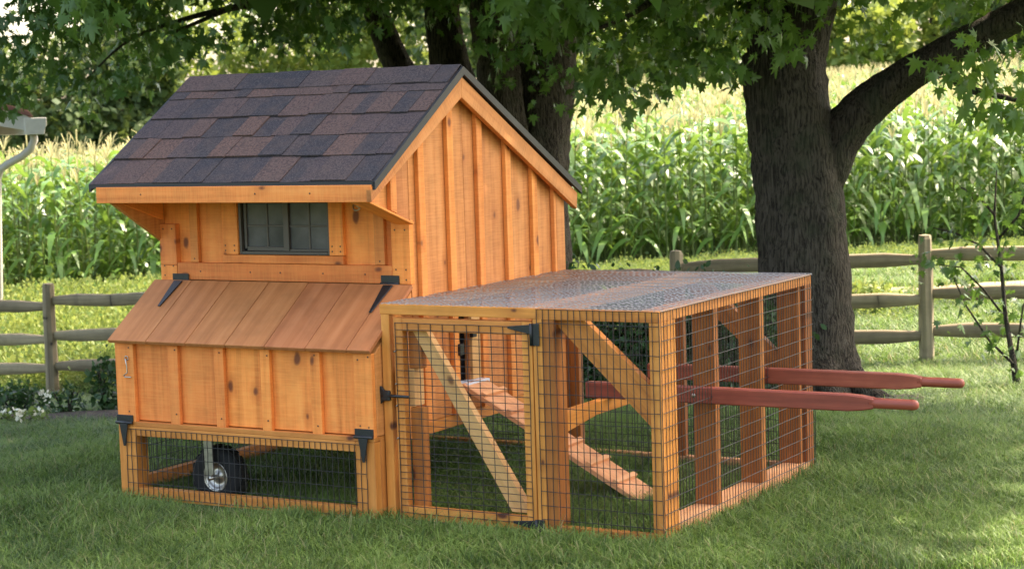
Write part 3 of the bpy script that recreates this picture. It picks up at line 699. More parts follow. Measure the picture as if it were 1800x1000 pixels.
# small black foot at the left end of the frame
prism('bracket', coop, 'black_iron', [(-.045, -.20, .03), (-.002, -.20, .0), (-.002, -.20, .06), (-.03, -.20, .075), (-.05, -.20, .10)], (0, .03, 0), (0, 0, 1), .003)

# ------------------------------------------------------------------ fence
f0, f1 = at(93, 695, 19), at(1630, 640, 16)
fence = empty('rail_fence', (f0.x, f0.y, gz(f0.x, f0.y)), label='weathered three rail wooden fence running between lawn and corn field', cat='fence')
def octa(parent, name, base, h, r, lean):
    n_ = 8; V = []; F = []
    zs = [(-.25, 1.05), (.3*h, 1.0), (.7*h, .98), (h*.97, .93), (h, .80)]
    for i, (z, k) in enumerate(zs):
        for j in range(n_):
            a = 2*math.pi*j/n_+.3; rr_ = r*k*(1+.08*random.uniform(-1, 1)); V.append((z, rr_*math.cos(a), rr_*math.sin(a)*.9))
    for i in range(len(zs)-1):
        for j in range(n_): F.append((i*n_+j, i*n_+(j+1) % n_, (i+1)*n_+(j+1) % n_, (i+1)*n_+j))
    V.append((h+.006, 0, 0)); c = len(V)-1
    for j in range(n_): F.append((c, (len(zs)-1)*n_+j, (len(zs)-1)*n_+(j+1) % n_, (len(zs)-1)*n_+(j+1) % n_))
    bm = bmesh.new(); vs = [bm.verts.new(v) for v in V]
    for f in F: bm.faces.new([vs[i] for i in dict.fromkeys(f)])
    bmesh.ops.recalc_face_normals(bm, faces=bm.faces); me = bpy.data.meshes.new(name); bm.to_mesh(me); bm.free()
    ax = Vector((lean, 0, 1)).normalized(); yy = Vector((0, 1, 0)); zz = ax.cross(yy).normalized(); yy = zz.cross(ax)
    M = Matrix.Identity(4)
    for i in range(3): M[i][0] = ax[i]; M[i][1] = yy[i]; M[i][2] = zz[i]; M[i][3] = base[i]
    meshobj(name, me, parent, M, ['fence_wood'])
posts = []
for k in range(-2, 8):
    tt = k/4; p = Vector((f0.x, f0.y, 0)).lerp(Vector((f1.x, f1.y, 0)), tt)
    p.z = gz(p.x, p.y); posts.append(p); octa(fence, 'post', p, 1.10+random.uniform(-.03, .03), .068, random.uniform(-.02, .02))
fd = (posts[1]-posts[0]); fd.z = 0; fd.normalize(); fn = Vector((-fd.y, fd.x, 0))
for a, b in zip(posts[:-1], posts[1:]):
    for hh in (.90, .575, .27):
        pa = a+Vector((0, 0, hh+random.uniform(-.015, .015)))+fn*.015; pb = b+Vector((0, 0, hh+random.uniform(-.015, .015)))-fn*.015
        d = pb-pa; P = [pa+d*s for s in np.linspace(-.01, 1.01, 7)]; V = []; F = []
        c0 = P[3]; dn = d.normalized(); up = Vector((0, 0, 1)); sd_ = dn.cross(up).normalized()
        M = Matrix.Identity(4)
        for i in range(3): M[i][0] = dn[i]; M[i][1] = sd_[i]; M[i][2] = up[i]; M[i][3] = c0[i]
        Mi = M.inverted()
        for i, q in enumerate(P):
            q = q+up*random.uniform(-.008, .008); e = .6 if i in (0, 6) else 1
            for (s1, s2) in ((-.026, -.062), (.026, -.055), (.03, .05), (.0, .064), (-.028, .055)):
                V.append(tuple(Mi @ (q+sd_*s1+up*s2*e*random.uniform(.93, 1.05))))
        for i in range(6):
            for j in range(5): F.append((i*5+j, i*5+(j+1) % 5, (i+1)*5+(j+1) % 5, (i+1)*5+j))
        meshobj('rail', fast('rail', V, F), fence, M, ['fence_wood'])

# ------------------------------------------------------------------ leaves
def leaf_shape(kind):
    if kind == 'maple':
        o = [(0, 0), (.07, .20), (.34, .04), (.24, .24), (.55, .36), (.27, .42), (.40, .72), (.15, .56), (.13, .84), (.0, 1.08)]
        o = o + [(-x, y) for x, y in o[-2:0:-1]]; c = (0, .38)
        P = np.array([c]+o); P = np.c_[P[:, 0], P[:, 1], -np.abs(P[:, 0])*.35-P[:, 1]**2*.12]
        n_ = len(o); F = [(0, 1+i, 1+(i+1) % n_) for i in range(n_)]
        return P, np.array(F)
    if kind == 'oval':
        P = np.array([(0, 0, 0), (.28, .35, -.06), (.22, .72, -.1), (0, 1, -.18), (-.22, .72, -.1), (-.28, .35, -.06)]); F = np.array([(0, 1, 5), (1, 2, 4), (1, 4, 5), (2, 3, 4)])
        return P, F
    P = np.array([(0, 0, 0), (.42, .45, -.08), (0, 1, -.1), (-.38, .55, -.06)]); return P, np.array([(0, 1, 2), (0, 2, 3)])
def leaves(pos, size, kind, down=.7, out=None, seed=0):
    """joined leaves at pos: V, F"""
    rg = np.random.default_rng(seed); P, F = leaf_shape(kind); n_ = len(pos)
    d = rg.normal(size=(n_, 3))*.6; d[:, 2] -= down
    if out is not None: d += out*.5
    d /= np.linalg.norm(d, axis=1)[:, None]
    nn = rg.normal(size=(n_, 3)); nn[:, 2] += .9; nn -= d*(nn*d).sum(1)[:, None]; nn /= np.linalg.norm(nn, axis=1)[:, None]
    xx = np.cross(d, nn)
    s_ = size*rg.uniform(.45, 1.3, n_)
    V = pos[:, None, :] + s_[:, None, None]*(P[None, :, 0:1]*xx[:, None]+P[None, :, 1:2]*d[:, None]+P[None, :, 2:3]*nn[:, None])
    FF = F[None]+(np.arange(n_)*len(P))[:, None, None]
    return V.reshape(-1, 3), FF.reshape(-1, 3)
def join(parts):
    V = []; F = []; o = 0
    for v, f in parts: V.append(v); F.append(np.asarray(f)+o); o += len(v)
    return np.concatenate(V), np.concatenate(F)
def sprays(centers, n_, spread, rg, drop=.5):
    """leaf positions along drooping twigs that start at the centres"""
    out = []
    for c in centers:
        d = rg.normal(size=3); d[2] = -abs(d[2])*drop; d /= np.linalg.norm(d)
        k = np.linspace(0, 1, n_)[:, None]
        out.append(c+d*k*spread+np.array([0, 0, -.12])*k*k*spread*2+rg.normal(size=(n_, 3))*spread*.16)
    return np.concatenate(out)

# lower edge of the leaf canopy, as heights over the picture's width (in photo pixels)
BX = np.array([-2500, -400, 0, 40, 90, 150, 200, 250, 300, 400, 520, 640, 700, 800, 880, 960, 1020, 1080, 1160, 1230, 1300, 1330, 1440, 1480, 1530, 1600, 1640, 1680, 1740, 1800, 2200, 4500])
BY = np.array([200, 200, 215, 200, 150, 225, 215, 190, 130, 110, 105, 105, 90, 70, 175, 225, 190, 215, 190, 150, 185, 130, 60, 130, 135, 70, 45, 75, 165, 235, 240, 240])
def canopy_ok(P, rg, margin=0):
    u, v, d = toimg(P); b = np.interp(u, BX, BY)
    inframe = d > 2
    lim = b+margin+rg.normal(size=len(P))*14
    dens = np.ones(len(P))
    # lumpy density so the background shows through
    f = np.sin(P[:, 0]*3.1+1)*np.sin(P[:, 1]*2.3+2)*np.sin(P[:, 2]*4.7)+np.sin(P[:, 0]*7.3+P[:, 2]*5)*.4
    return (~inframe) | ((v < lim) & ((f > -.22) | (v < -10)))
def crown(parent, c, rad, n_low, n_high, seed, dmin, dmax, matn, urange):
    rg = np.random.default_rng(seed); parts = []
    # hanging lower boughs: sample in front-of-camera slab within the crown's reach
    cs = []
    while len(cs) < n_low:
        d = rg.uniform(dmin, dmax, 4000); u = rg.uniform(*urange, 4000); v = rg.uniform(-330, 240, 4000)
        P = np.array(CAM)+d[:, None]*(np.array(fw)+(u[:, None]-900)/CF*np.array(cam_r)-(v[:, None]-500)/CF*np.array(cam_u))
        r2 = np.hypot(P[:, 0]-c[0], P[:, 1]-c[1]); P = P[r2 < rad]
        P = P[canopy_ok(P, rg, -30)]; cs += list(P)
    cs = np.array(cs[:n_low]); lp_ = sprays(cs, 10, .34, rg); lp_ = lp_[canopy_ok(lp_, rg, -22)]
    parts.append(leaves(lp_, .095, 'maple', .9, seed=seed+1))
    # upper crown: a lumpy dome that shades the lawn
    q = rg.normal(size=(n_high*3, 3)); q /= np.linalg.norm(q, axis=1)[:, None]; q *= rg.uniform(.35, 1, len(q))[:, None]**.5
    P = q*np.array([rad, rad, 3.6])+np.array([c[0], c[1], c[2]+6.3])
    f = np.sin(P[:, 0]*1.3+seed)*np.sin(P[:, 1]*1.1)*np.sin(P[:, 2]*1.5+seed); P = P[f > -.4]
    u, v, d = toimg(P); P = P[(v < -60) | (d < 2)][:n_high]
    parts.append(leaves(P, .34, 'blob', .4, seed=seed+2))
    V, F = join(parts)
    return meshobj('crown', fast('crown', V, F), parent, mats=[matn], kind='stuff')
def trunkmesh(name, parent, P, Rr, seed, mt='bark', n_=28):
    path = curve_pts(P, 7); rad = np.interp(np.linspace(0, len(P)-1, len(path)), range(len(P)), Rr)
    V, F = tube(path, list(rad), n_, False); V = np.array(V); rg = np.random.default_rng(seed); ph = rg.uniform(0, 6, 6)
    # furrowed cross-section
    for i in range(len(path)):
        s = slice(i*n_, (i+1)*n_); c = np.array(path[i]); th = np.arange(n_)*2*math.pi/n_
        k = 1+.05*np.sin(3*th+ph[0]+i*.1)+.04*np.sin(7*th+ph[1]-i*.07)+.03*rg.normal(size=n_)
        V[s] = c+(V[s]-c)*k[:, None]
    return meshobj(name, fast(name, V, F, smooth=True), parent, mats=[mt])

# right maple, close behind the run
tb = at(1424, 722, 13); tz = gz(tb.x, tb.y)
mr = empty('maple_tree', (tb.x, tb.y, tz), label='large maple with thick forked trunk and low limb right of the wire run', cat='tree', group=None)
def lat(P, D): return [at(u, v, D) for u, v in P]
P = lat([(1426, 760), (1424, 710), (1418, 600), (1414, 440), (1402, 300), (1386, 190), (1378, 90)], 13)
trunkmesh('trunk', mr, P, [.50, .36, .305, .292, .292, .282, .270], 3)
for k, (a_, l_) in enumerate(((-2.6, .75), (-1.7, .8), (-.9, .85), (0.1, .8), (1.2, .7), (2.4, .7))):
    c_a, s_a = math.cos(a_), math.sin(a_); rp = [Vector((tb.x+c_a*q_, tb.y+s_a*q_, gz(tb.x+c_a*q_, tb.y+s_a*q_)+h_)) for q_, h_ in ((.10, .42), (.27, .20), (.45, .05), (l_, -.06))]
    trunkmesh('root', mr, rp, [.15, .12, .08, .03], 30+k, 'bark', 10)
trunkmesh('limb', mr, [P[-1]-Vector((0, 0, .35)), at(1358, 0, 13.1), at(1345, -250, 13.4), at(1310, -700, 14), at(1250, -1300, 15)], [.22, .19, .17, .14, .06], 4)
trunkmesh('limb', mr, [P[-1]-Vector((0, 0, .30)), at(1425, 10, 12.9), at(1445, -200, 12.7), at(1540, -700, 12.2), at(1600, -1300, 11.5)], [.19, .16, .15, .12, .06], 5)
trunkmesh('limb', mr, [at(1440, 320, 13), at(1492, 222, 12.95), at(1570, 152, 12.8), at(1650, 100, 12.6), at(1740, 52, 12.4), at(1830, 5, 12.2), at(2050, -110, 11.8), at(2350, -330, 11.2)], [.17, .150, .125, .108, .10, .095, .08, .04], 6, 'bark_dark', 18)
for k, pp in enumerate(([(1655, 100, 12.6), (1690, 150, 12.4), (1760, 170, 12.2), (1850, 190, 12)], [(1350, -120, 13.2), (1230, -60, 12.8), (1120, 20, 12.3), (1030, 60, 12)], [(1540, 165, 12.9), (1640, 140, 12.9), (1700, 135, 13), (1800, 220, 13)])):
    q = [at(*a) for a in pp]; trunkmesh('branch', mr, q, [.05, .03, .02, .008] if k < 2 else [.012, .006, .004, .002], 8+k, 'bark_dark', 7)
crown(mr, (tb.x+.7, tb.y-1.9, tz), 3.9, 520, 11000, 21, 11.2, 16, 'maple_leaf', (980, 2600))

# middle multi-stem maple behind the coop
mb = at(880, 668, 17.3); mz = gz(mb.x, mb.y)
mm_ = empty('maple_tree', (mb.x, mb.y, mz), label='dark multi-stemmed maple whose trunks rise behind the coop roof', cat='tree')
trunkmesh('trunk', mm_, [at(u, v, 17.3) for u, v in ((925, 700), (928, 600), (932, 400), (938, 280), (950, 180), (962, 60), (975, -100), (1020, -500), (1040, -1000))], [.50, .42, .36, .32, .30, .27, .25, .18, .08], 12, 'bark_dark')
trunkmesh('trunk', mm_, [at(u, v, 17.6) for u, v in ((900, 680), (870, 450), (810, 200), (785, 90), (775, 0), (750, -300), (720, -900))], [.34, .26, .20, .17, .16, .13, .06], 13, 'bark_dark')
trunkmesh('trunk', mm_, [at(u, v, 16.9) for u, v in ((915, 680), (900, 450), (882, 200), (870, 90), (858, 0), (850, -300), (880, -900))], [.34, .26, .20, .18, .17, .13, .06], 14, 'bark_dark')
trunkmesh('trunk', mm_, [at(u, v, 17.9) for u, v in ((895, 680), (800, 400), (735, 200), (695, 110), (660, 20), (600, -200), (520, -700))], [.30, .22, .17, .13, .12, .09, .05], 15, 'bark_dark')
for k, pp in enumerate(([(640, -40, 17.5), (480, 0, 16.5), (340, 30, 15.8), (230, 70, 15.4), (150, 140, 15.2)], [(760, -150, 17.5), (600, -60, 16.6), (420, 10, 15.6), (300, 60, 15)], [(970, -60, 17.2), (1080, -20, 16.5), (1180, 40, 15.8), (1260, 90, 15.2)], [(860, -200, 16.8), (860, -120, 14.5), (880, -50, 12.3), (900, -10, 11.2)])):
    q = [at(*a) for a in pp]; trunkmesh('branch', mm_, q, [.05, .034, .022, .012, .005][:len(q)], 40+k, 'bark_dark', 7)
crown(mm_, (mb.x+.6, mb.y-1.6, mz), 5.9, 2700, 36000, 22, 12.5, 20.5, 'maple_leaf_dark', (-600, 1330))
# a bough that hangs closest to the camera, leaf by leaf
bo = tubeobj('bough', mm_, 'bark_dark', [at(900, -60, 11.2), at(893, -10, 11.0), at(880, 15, 10.9), at(862, 30, 10.8)], [.012, .008, .005, .002], 6)
lm = []
for k in range(4):
    P_, F_ = leaf_shape('maple'); P_ = P_.copy(); P_[:, 2] += np.sin(P_[:, 1]*3+k)*.05
    me = fast('leaf', P_, F_); me.materials.append(MAT['maple_leaf']); lm.append(me)
rg = np.random.default_rng(5)
bunches = [(905, 5, 11, 46), (1010, 8, 11.2, 26), (140, 22, 11.6, 44), (1385, 85, 12, 26), (960, 50, 12.2, 30), (1075, 165, 12.5, 40), (1690, 120, 11.6, 36), (1770, 190, 11.5, 42)]
for (bu, bv, bd, cnt) in bunches:
    for k in range(cnt):
        p = at(bu+rg.normal()*34, bv+rg.normal()*20-14, bd+rg.normal()*.15)
        dn = Vector((rg.normal()*.45, rg.normal()*.45, -1)).normalized(); nn = Vector(tuple(rg.normal(size=3)))+Vector((.4, -.9, .5)); nn = (nn-dn*nn.dot(dn)).normalized(); xx = dn.cross(nn)
        s = rg.uniform(.085, .135); M = Matrix.Identity(4)
        for i in range(3): M[i][0] = xx[i]*s; M[i][1] = dn[i]*s; M[i][2] = nn[i]*s; M[i][3] = p[i]
        o = bpy.data.objects.new('leaf', lm[k % 4]); place(o, bo, M)

# ------------------------------------------------------------------ shrubs and small plants
def shrub(name, base, rx, rz, n_, size, matn, label, cat='shrub', group=None, seed=0, stems=5, kind='oval', flowers=0):
    z = gz(base[0], base[1]); o = empty(name, (base[0], base[1], z), label=label, cat=cat, group=group); rg = np.random.default_rng(seed)
    q = rg.normal(size=(n_, 3)); q /= np.linalg.norm(q, axis=1)[:, None]; rr_ = rg.uniform(.3, 1, n_)**.5
    az = np.arctan2(q[:, 1], q[:, 0]); lump = 1+.16*np.sin(az*3+seed)+.14*np.sin(q[:, 2]*6+az*2)+.1*rg.normal(size=n_)
    P = q*(rr_*lump)[:, None]*np.array([rx, rx, rz])+np.array([base[0], base[1], z+rz*.95]); P = P[P[:, 2] > z+.02]
    V, F = leaves(P, size, kind, .1, out=q[:len(P)], seed=seed+3)
    meshobj('foliage', fast('foliage', V, F), o, mats=[matn], kind='stuff')
    for k in range(stems):
        a = rg.uniform(0, 6.28); e = Vector((base[0]+rx*.6*math.cos(a), base[1]+rx*.6*math.sin(a), z+rz*1.5))
        tubeobj('stem', o, 'bark_dark', [(base[0], base[1], z-.03), (base[0]+(e.x-base[0])*.4, base[1]+(e.y-base[1])*.4, z+rz*.6), e], [.012, .009, .004], 6)
    if flowers:
        for k in range(flowers):
            a = rg.uniform(0, 6.28); c = np.array([base[0]+rx*.8*math.cos(a), base[1]+rx*.8*math.sin(a)-.05, z+rz*rg.uniform(1.0, 1.9)])
            pts = c+rg.normal(size=(26, 3))*.022; V, F = leaves(pts, .04, 'oval', -.5, seed=seed+k)
            meshobj('flower', fast('flower', V, F), o, mats=['petal'])
    return o
HG = 'dark evergreen shrubs behind the wire run'
for k, (u, d, rx, rz, lb) in enumerate(((985, 12.6, .42, .50, 'dark green shrub behind the run, nearest the coop corner'), (1090, 12.2, .48, .46, 'dark green shrub filling the gap under the diagonal brace'), (1205, 12.3, .45, .45, 'dark green shrub behind the front corner post of the run'), (1292, 12.1, .38, .42, 'dark green shrub between the run and the maple trunk'))):
    p = at(u, 700, d); shrub('evergreen_shrub', (p.x, p.y), rx, rz, 5200, .05, 'shrub_leaf', lb, group=HG, seed=60+k)
p = at(30, 715, 15.5); shrub('leafy_shrub', (p.x, p.y), .24, .15, 600, .055, 'shrub_leaf', 'dark leafy shrub in the mulch bed at the left edge', seed=70)
p = at(118, 728, 15.3); shrub('leafy_shrub', (p.x, p.y), .17, .14, 150, .06, 'shrub_leaf', 'small open shrub in front of the left fence post', seed=71, flowers=1)
p = at(190, 730, 15.4); shrub('leafy_shrub', (p.x, p.y), .12, .26, 300, .07, 'shrub_leaf', 'tall narrow leafy shrub beside the left corner of the coop', seed=72)
p = at(45, 748, 14.4); shrub('flowering_plant', (p.x, p.y), .16, .07, 200, .05, 'weed_leaf', 'low plant with cream flowers at the edge of the left lawn', cat='plant', seed=73, stems=2, flowers=2)
p = at(5, 750, 14.3); shrub('flowering_plant', (p.x, p.y), .10, .06, 120, .05, 'weed_leaf', 'small pale flowering plant at the far left edge of the mulch', cat='plant', seed=74, stems=2, flowers=1)
p = at(1530, 492, 20); shrub('yellow_green_bush', (p.x, p.y), .28, .17, 900, .07, 'weed_leaf', 'bright yellow green bush beyond the fence right of the maple trunk', cat='bush', seed=75)
# sapling
sp = at(1786, 682, 13.2); sz = gz(sp.x, sp.y); sap = empty('sapling', (sp.x, sp.y, sz), label='thin young tree with sparse leaves at the right edge of the lawn', cat='tree')
stem = [at(u, v, 13.2) for u, v in ((1790, 690), (1782, 640), (1768, 560), (1760, 470), (1748, 380), (1752, 300))]
tubeobj('trunk', sap, 'bark', stem, [.032, .022, .016, .012, .009, .004], 8)
rg = np.random.default_rng(9); LP = []
for pp in ([(1782, 640), (1740, 600), (1700, 540), (1672, 480), (1640, 450)], [(1784, 645), (1790, 600), (1798, 540), (1830, 450)], [(1768, 560), (1730, 510), (1690, 470), (1650, 465)], [(1760, 470), (1720, 430), (1680, 410), (1640, 400)], [(1755, 420), (1790, 380), (1810, 320)], [(1750, 380), (1720, 345), (1690, 330)]):
    q = [at(u, v, 13.2+rg.normal()*.12) for u, v in pp]; tubeobj('branch', sap, 'bark', q, [.010, .008, .006, .004, .002][:len(q)], 6)
    for a, b in zip(q[:-1], q[1:]):
        for s in rg.uniform(0, 1, 16): LP.append(np.array(a.lerp(b, s))+rg.normal(size=3)*np.array([.10, .10, .05]))
V, F = leaves(np.array(LP), .075, 'maple', .5, seed=90); meshobj('foliage', fast('foliage', V, F), sap, mats=['maple_leaf_dark'], kind='stuff')

# ------------------------------------------------------------------ house corner at the left, far building
hp = at(6, 560, 22); hg = gz(hp.x, hp.y); ax_ = Vector((cam_r.x, cam_r.y, 0)).normalized(); ay_ = Vector((fw.x, fw.y, 0)).normalized()*math.cos(.42) - ax_*math.sin(.42)
hs = empty('white_house', (hp.x, hp.y, hg), label='corner of a white house with gutter and downspout at the left edge', cat='house')
def hprism(name, parent, mt, P2, depth0, depth1, bev=.002):
    """outline in (across, height) of the house's gable plane, thickness along the depth"""
    o = Vector((hp.x, hp.y, hg)); pts = [o+ax_*a+Vector((0, 0, h))+ay_*depth0 for a, h in P2]
    return prism(name, parent, mt, pts, ay_*(depth1-depth0), ax_, bev)
def up(u, v):     # offsets in the house plane
    q = at(u, v, 22)-Vector((hp.x, hp.y, hg)); return (q.dot(ax_), q.z)
wall_ = hprism('wall', hs, 'white_paint', [(-3.0, -.3), (-.12, -.3), (-.12, up(0, 200)[1]), (-3.0, up(0, 200)[1]+1.0)], .15, 5, 0)
for k in range(26):
    z = .05+k*.115
    if z < 3.2: hprism('siding_board', wall_, 'white_paint', [(-3.0, z), (-.12, z), (-.12, z+.105), (-3.0, z+.105)], .13-.012*(k % 2), .149, .002)
hprism('corner_trim', hs, 'white_paint', [(-.115, -.3), (-.06, -.3), (-.06, up(0, 200)[1]), (-.115, up(0, 200)[1])], .1, .2)
g0, g1 = up(44, 208), up(83, 236)
hprism('gutter', hs, 'white_paint', [(g0[0], g1[1]), (g1[0]-.03, g1[1]), (g1[0]-.02, g1[1]+.07), (g1[0], g1[1]+.10), (g1[0], g0[1]), (g0[0], g0[1])], -.25, 4.5, .006)
hprism('fascia', hs, 'white_paint', [up(-400, 110), up(40, 196), up(60, 212), up(60, 232), up(-400, 150)], -.2, -.17)
hprism('roof', hs, 'red_roof', [up(-400, 60), up(52, 196), up(60, 206), up(-400, 100)], -.24, 4.6)
tubeobj('downspout', hs, 'white_paint', [Vector((hp.x, hp.y, hg))+ax_*up(u, v)[0]+Vector((0, 0, up(u, v)[1]))-ay_*.0 for u, v in ((66, 232), (67, 246), (60, 262), (44, 275), (20, 288), (6, 298), (1, 315), (0, 420), (-1, 520), (-10, 560))], [.046]*10, 6)
fb_ = at(145, 285, 95); fz = gz(fb_.x, fb_.y)-.3
fh = empty('far_farmhouse', (fb_.x, fb_.y, fz), label='pale farm building glimpsed beyond the corn through the left trees', cat='building')
ay_ = Vector((fw.x, fw.y, 0)).normalized(); o_ = Vector((fb_.x, fb_.y, fz))
fw_ = prism('wall', fh, 'pale_wall', [o_+ax_*a+Vector((0, 0, h)) for a, h in ((-3, 0), (3.2, 0), (3.2, 3.3), (-3, 3.3))], ay_*4, ax_, 0)
prism('roof', fh, 'red_roof', [o_-ay_*.3+ax_*a+Vector((0, 0, h)) for a, h in ((-3.4, 3.3), (3.6, 3.3), (3.0, 4.6), (-2.8, 4.6))], ay_*4.6, ax_, 0)
for a in (-2, 0.2, 2.0): 
    wn = prism('window', fw_, 'window_frame', [o_-ay_*.03+ax_*(a+x)+Vector((0, 0, z)) for x, z in ((0, 1.3), (.8, 1.3), (.8, 2.5), (0, 2.5))], ay_*.05, ax_, 0)

# ------------------------------------------------------------------ distant trees
TG = 'distant trees beyond the corn field'
trees = [(-250, 88, 10, 4.2, 'far_leaf_dark', 'dark distant tree outside the left edge behind the white house'),
 (60, 84, 7.5, 3.6, 'far_leaf_dark', 'dark bushy distant tree beside the white house gutter'),
 (210, 86, 8.5, 3.0, 'far_leaf_dark', 'distant tree with dark trunks left of the coop roof'),
 (300, 98, 13, 4.5, 'far_leaf', 'yellow green distant tree showing left of the roof ridge'),
 (500, 104, 12, 4.2, 'far_leaf', 'yellow green distant tree above the middle of the coop roof'),
 (680, 100, 13, 4.4, 'far_leaf', 'distant tree behind the leaning dark trunk'),
 (860, 92, 10, 4.0, 'far_leaf_dark', 'distant tree hidden behind the thick dark trunks'),
 (1060, 96, 8.0, 4.0, 'far_leaf', 'bright distant tree in the gap left of the large maple'),
 (1200, 90, 6.4, 3.2, 'far_leaf', 'rounded distant tree just left of the large maple trunk'),
 (1290, 104, 12, 3.8, 'far_leaf', 'tall distant tree partly behind the large maple trunk'),
 (1500, 96, 6.6, 3.1, 'far_leaf', 'rounded distant tree seen in the fork of the large maple'),
 (1640, 104, 8.5, 4.2, 'far_leaf', 'distant tree above the low limb of the maple'),
 (1800, 96, 9.0, 4.0, 'far_leaf_dark', 'distant tree at the right edge above the corn'),
 (2050, 92, 10, 4.5, 'far_leaf_dark', 'distant tree outside the right edge of the corn')]
for k, (u, d, h, r, mt, lb) in enumerate(trees):
    p = at(u, 200, d); z = gz(p.x, p.y); rg = np.random.default_rng(200+k)
    o = empty('distant_tree', (p.x, p.y, z), label=lb, cat='tree', group=TG)
    tubeobj('trunk', o, 'bark_dark', [(p.x, p.y, z-.5), (p.x+.2, p.y, z+h*.3), (p.x-.1, p.y, z+h*.7)], [.30, .24, .1], 8)
    nl = 6000; q = rg.normal(size=(nl, 3)); q /= np.linalg.norm(q, axis=1)[:, None]
    lobes = rg.normal(size=(16, 3)); lobes /= np.linalg.norm(lobes, axis=1)[:, None]; lobes *= np.array([r*.62, r*.62, h*.30]); li = rg.integers(0, 16, nl)
    P = q*(rg.uniform(.5, 1, nl)**.4)[:, None]*r*.42+lobes[li]+np.array([p.x, p.y, z+h*.56])
    low = rg.random(nl) < .22; P[low] = (q[low]*np.array([r*.8, r*.8, h*.22]))+np.array([p.x, p.y, z+h*.22])
    V, F = leaves(P, .42, 'blob', .2, seed=300+k); meshobj('crown', fast('crown', V, F), o, mats=[mt], kind='stuff')

# ------------------------------------------------------------------ geometry-nodes scatter: meshes and points live in one object
def scatter(name, variants, pts, yaw, scale, which, mats, tilt=None, **k):
    """variants: list of (V, F, matidx). The object's own mesh holds the variants (attr which=k) and the points (attr which=100+k)."""
    V = []; F = []; MI = []; A_ = []; o = 0
    for i, (v, f, mi) in enumerate(variants):
        V.append(v); F.append(np.asarray(f)+o); MI.append(mi); A_ += [i]*len(v); o += len(v)
    nv = o; V.append(pts); A_ = np.r_[np.array(A_), 100+which].astype(np.int32)
    V = np.concatenate(V); F = np.concatenate(F); me = fast(name, V, F, np.concatenate(MI))
    at_ = me.attributes.new('which', 'INT', 'POINT'); at_.data.foreach_set('value', A_)
    sc = me.attributes.new('sc', 'FLOAT', 'POINT'); sc.data.foreach_set('value', np.r_[np.ones(nv), scale].astype(np.float32))
    rot = np.zeros((len(V), 3), np.float32); rot[nv:, 2] = yaw
    if tilt is not None: rot[nv:, :2] = tilt
    ro = me.attributes.new('rot', 'FLOAT_VECTOR', 'POINT'); ro.data.foreach_set('vector', rot.ravel())
    ob = meshobj(name, me, mats=mats, **k)
    ng = bpy.data.node_groups.new(name+'_scatter', 'GeometryNodeTree')
    ng.interface.new_socket('Geometry', in_out='INPUT', socket_type='NodeSocketGeometry'); ng.interface.new_socket('Geometry', in_out='OUTPUT', socket_type='NodeSocketGeometry')
    gi = ng.nodes.new('NodeGroupInput'); go = ng.nodes.new('NodeGroupOutput'); jn = ng.nodes.new('GeometryNodeJoinGeometry')
    def attr(nm, ty):
        n_ = ng.nodes.new('GeometryNodeInputNamedAttribute'); n_.data_type = ty; n_.inputs['Name'].default_value = nm; return n_.outputs['Attribute']
    wa = attr('which', 'INT'); sa = attr('sc', 'FLOAT'); ra_ = attr('rot', 'FLOAT_VECTOR')
    def sel(val):
        c = ng.nodes.new('FunctionNodeCompare'); c.data_type = 'INT'; c.operation = 'EQUAL'; ng.links.new(wa, c.inputs[2]); c.inputs[3].default_value = val
        s_ = ng.nodes.new('GeometryNodeSeparateGeometry'); s_.domain = 'POINT'; ng.links.new(gi.outputs[0], s_.inputs[0]); ng.links.new(c.outputs[0], s_.inputs['Selection']); return s_.outputs[0]
    for i in range(len(variants)):
        ip = ng.nodes.new('GeometryNodeInstanceOnPoints'); ng.links.new(sel(100+i), ip.inputs['Points']); ng.links.new(sel(i), ip.inputs['Instance'])
        e2 = ng.nodes.new('FunctionNodeEulerToRotation'); ng.links.new(ra_, e2.inputs[0]); ng.links.new(e2.outputs[0], ip.inputs['Rotation']); ng.links.new(sa, ip.inputs['Scale'])
        ng.links.new(ip.outputs[0], jn.inputs[0])
    ng.links.new(jn.outputs[0], go.inputs[0])
    md = ob.modifiers.new('scatter', 'NODES'); md.node_group = ng
    return ob

